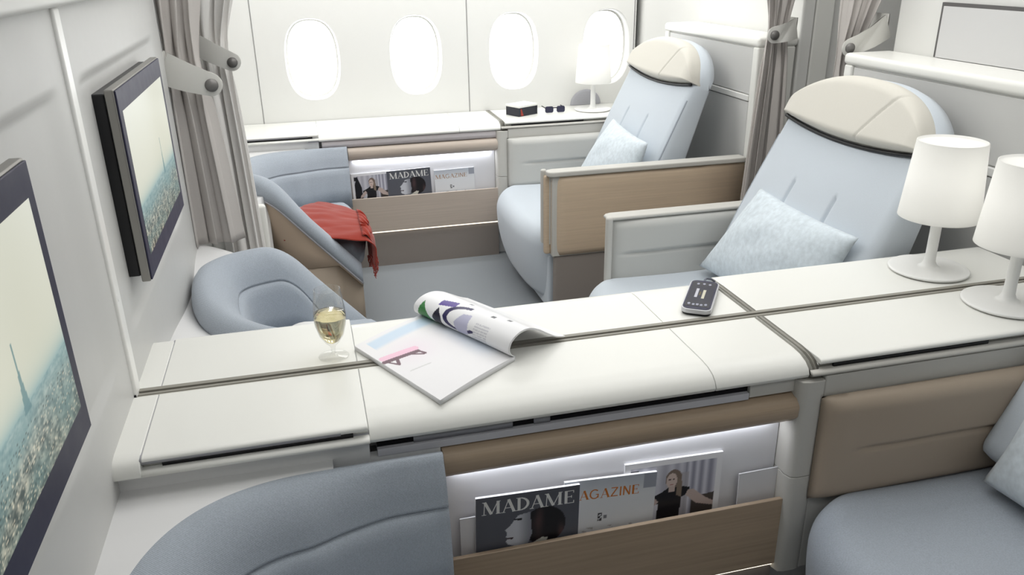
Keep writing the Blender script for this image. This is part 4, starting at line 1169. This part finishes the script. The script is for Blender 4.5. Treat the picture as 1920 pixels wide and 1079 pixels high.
rack_magazine('magazine', 'photo-cover magazine at the left end of the window rack', 0.198, 0.400, 0.505, 1.3395 + DY, 0.035, 0.02, 'photo_l')
rack_magazine('magazine', 'dark MADAME magazine in the rack below the windows', 0.380, 0.608, 0.508, 1.3315 + DY, 0.04, 0.03, 'madame')
rack_magazine('magazine', 'pale MAGAZINE issue in the rack below the windows', 0.626, 0.840, 0.492, 1.3395 + DY, 0.035, 0.02, 'magazine')

# ================================================================ RED SHAWL
def shawl():
    t = thing('shawl', (0.1, 3.55, 0.44), 'red fringed shawl draped over the window ottoman', 'shawl')
    def base(u, v):
        # u: across (aisle side 0 -> window side 1); v: back 0 -> hanging front 1
        y = lerp(3.265 - 0.075 * sst(0.2, 0.7, v), 3.80 - 0.28 * v, u); 
        k_ = v
        xb = lerp(-0.14 + 0.16 * u ** 2, 0.185, min(1, k_ / 0.62))
        z = 0.462 - 0.01 * min(1, k_ / 0.62)
        if k_ > 0.62:
            a_ = (k_ - 0.62) / 0.38; xb = 0.185 + 0.035 * math.sin(min(1, a_ * 2.2) * PI / 2); z = 0.452 - 0.20 * a_ ** 1.3 * (0.5 + 0.5 * u if u > .5 else .62 - 0.05 * u)
        f1 = noise.noise(Vector((u * 3.2 + 2, v * 1.6, 0))) * 0.022 * (0.3 + v)
        f2 = noise.noise(Vector((u * 9, v * 4, 3))) * 0.008
        f3 = 0.008 * math.sin(u * 22 + 3 * v) * sst(0.4, 0.9, v)
        hump = 0.035 * math.sin(PI * min(1, u * 1.0)) * (1 - v * 0.5)
        return Vector((xb + (f3 if v > 0.62 else 0), y, z + hump + abs(f1) + f2))
    grid('cloth', base, 70, 60, RED, t, solid=0.004)
    rnd = random.Random(3)
    vs, fs = [], []
    bm = bmesh.new()
    for i in range(58):
        u = (i + 0.5) / 58
        p = base(u, 1.0); L_ = rnd.uniform(0.035, 0.06); n = 5
        pr = None
        for k_ in range(n + 1):
            f = k_ / n
            c = Vector((p.x + 0.006 * math.sin(f * 5 + i), p.y + rnd.uniform(-0.003, 0.003), p.z - L_ * f))
            r_ = 0.0032 * (1 - 0.5 * f)
            ring = [bm.verts.new(c + Vector((r_ * math.cos(a_), r_ * math.sin(a_), 0))) for a_ in (0, PI / 2, PI, 3 * PI / 2)]
            if pr:
                for q in range(4): bm.faces.new((pr[q], pr[(q + 1) % 4], ring[(q + 1) % 4], ring[q]))
            pr = ring
    o = fin('fringe', bm, RED, t, 0.0); o['kind'] = 'stuff'
    # ruffled second edge lying on the cloth near the front
    def ruf(u, v):
        p = base(lerp(0.05, 0.9, u), 0.60 + 0.12 * v); return p + Vector((0.0, 0.006 * math.sin(u * 60), 0.008 + 0.006 * math.sin(u * 48 + v * 4)))
    grid('ruffle', ruf, 120, 8, RED, t, solid=0.003)
shawl()

# ================================================================ SMALL THINGS ON THE WINDOW LEDGE
bx = thing('gift_box', (1.13, 4.27, 0.7305), 'black box with white lid and red ribbon mark on the window ledge', 'box')
ba = math.radians(2)
def rb(name, cx_, cy_, hx_, hy_, z0, z1, m, parent, a_, r=0.001):
    bm = bmesh.new(); box_bm(bm, (-hx_, -hy_, z0), (hx_, hy_, z1))
    bmesh.ops.rotate(bm, verts=bm.verts, cent=(0, 0, 0), matrix=Matrix.Rotation(a_, 3, 'Z')); bmesh.ops.translate(bm, verts=bm.verts, vec=(cx_, cy_, 0))
    return fin(name, bm, m, parent, r, 2)
rb('box_body', 1.140, 4.262, 0.068, 0.052, 0.7305, 0.776, mat('box_black', (34, 36, 46), 0.35), bx, math.radians(28))
rb('box_lid', 1.140, 4.262, 0.070, 0.054, 0.7765, 0.787, TOP, bx, math.radians(28))
c_, s_ = math.cos(math.radians(28)), math.sin(math.radians(28))
def onface(a_, z, d=0.0006):
    p = Vector((1.140, 4.262, 0)) + Vector((c_, s_, 0)) * a_ + Vector((s_, -c_, 0)) * (0.052 + d); return (p.x, p.y, z)
mesh('red_mark', [onface(-0.055, .733), onface(-0.035, .733), onface(-0.050, .770), onface(-0.057, .770)], [(0, 1, 2, 3)], RED, bx, smooth=False)
sg = thing('sunglasses', (1.33, 4.235, 0.7305), 'folded black sunglasses standing on the window ledge', 'sunglasses')
for (cx_, nm) in ((1.285, 'lens'), (1.350, 'lens')):
    P_ = rrect(0.023, 0.017, 0.010)
    bm = bmesh.new()
    Av = [bm.verts.new((cx_ + p[0], 4.225, 0.752 + p[1])) for p in P_]; Bv = [bm.verts.new((cx_ + p[0] * 0.96, 4.232, 0.752 + p[1] * 0.96)) for p in P_]
    n = len(P_); bm.faces.new(Av); bm.faces.new(Bv[::-1])
    for i in range(n): bm.faces.new((Av[i], Av[(i + 1) % n], Bv[(i + 1) % n], Bv[i]))
    fin(nm, bm, NAVY, sg)
box('bridge', (1.306, 4.226, 0.758), (1.329, 4.231, 0.763), BLACK, sg, r=0.001)
box('temple', (1.262, 4.229, 0.758), (1.266, 4.30, 0.763), BLACK, sg, r=0.001)
box('temple', (1.369, 4.229, 0.758), (1.373, 4.30, 0.763), BLACK, sg, r=0.001)
# half-round grey patch raised off the wall behind the lamp
vs = []; fs = []
n = 24
for j, (rr, d) in enumerate(((1.0, 0.0), (0.97, 0.006), (0.85, 0.010), (0.0, 0.010))):
    for i in range(n + 1):
        a_ = PI * i / n; vs.append((1.565 + 0.092 * rr * math.cos(a_), YW - 0.001 - d, 0.7315 + 0.085 * rr * math.sin(a_)))
for j in range(3):
    for i in range(n): fs.append((j * (n + 1) + i, j * (n + 1) + i + 1, (j + 1) * (n + 1) + i + 1, (j + 1) * (n + 1) + i))
hd = mesh('wall_patch', vs, fs, DIM); tag(hd, 'raised half-round grey patch on the window wall behind the small lamp', 'patch')
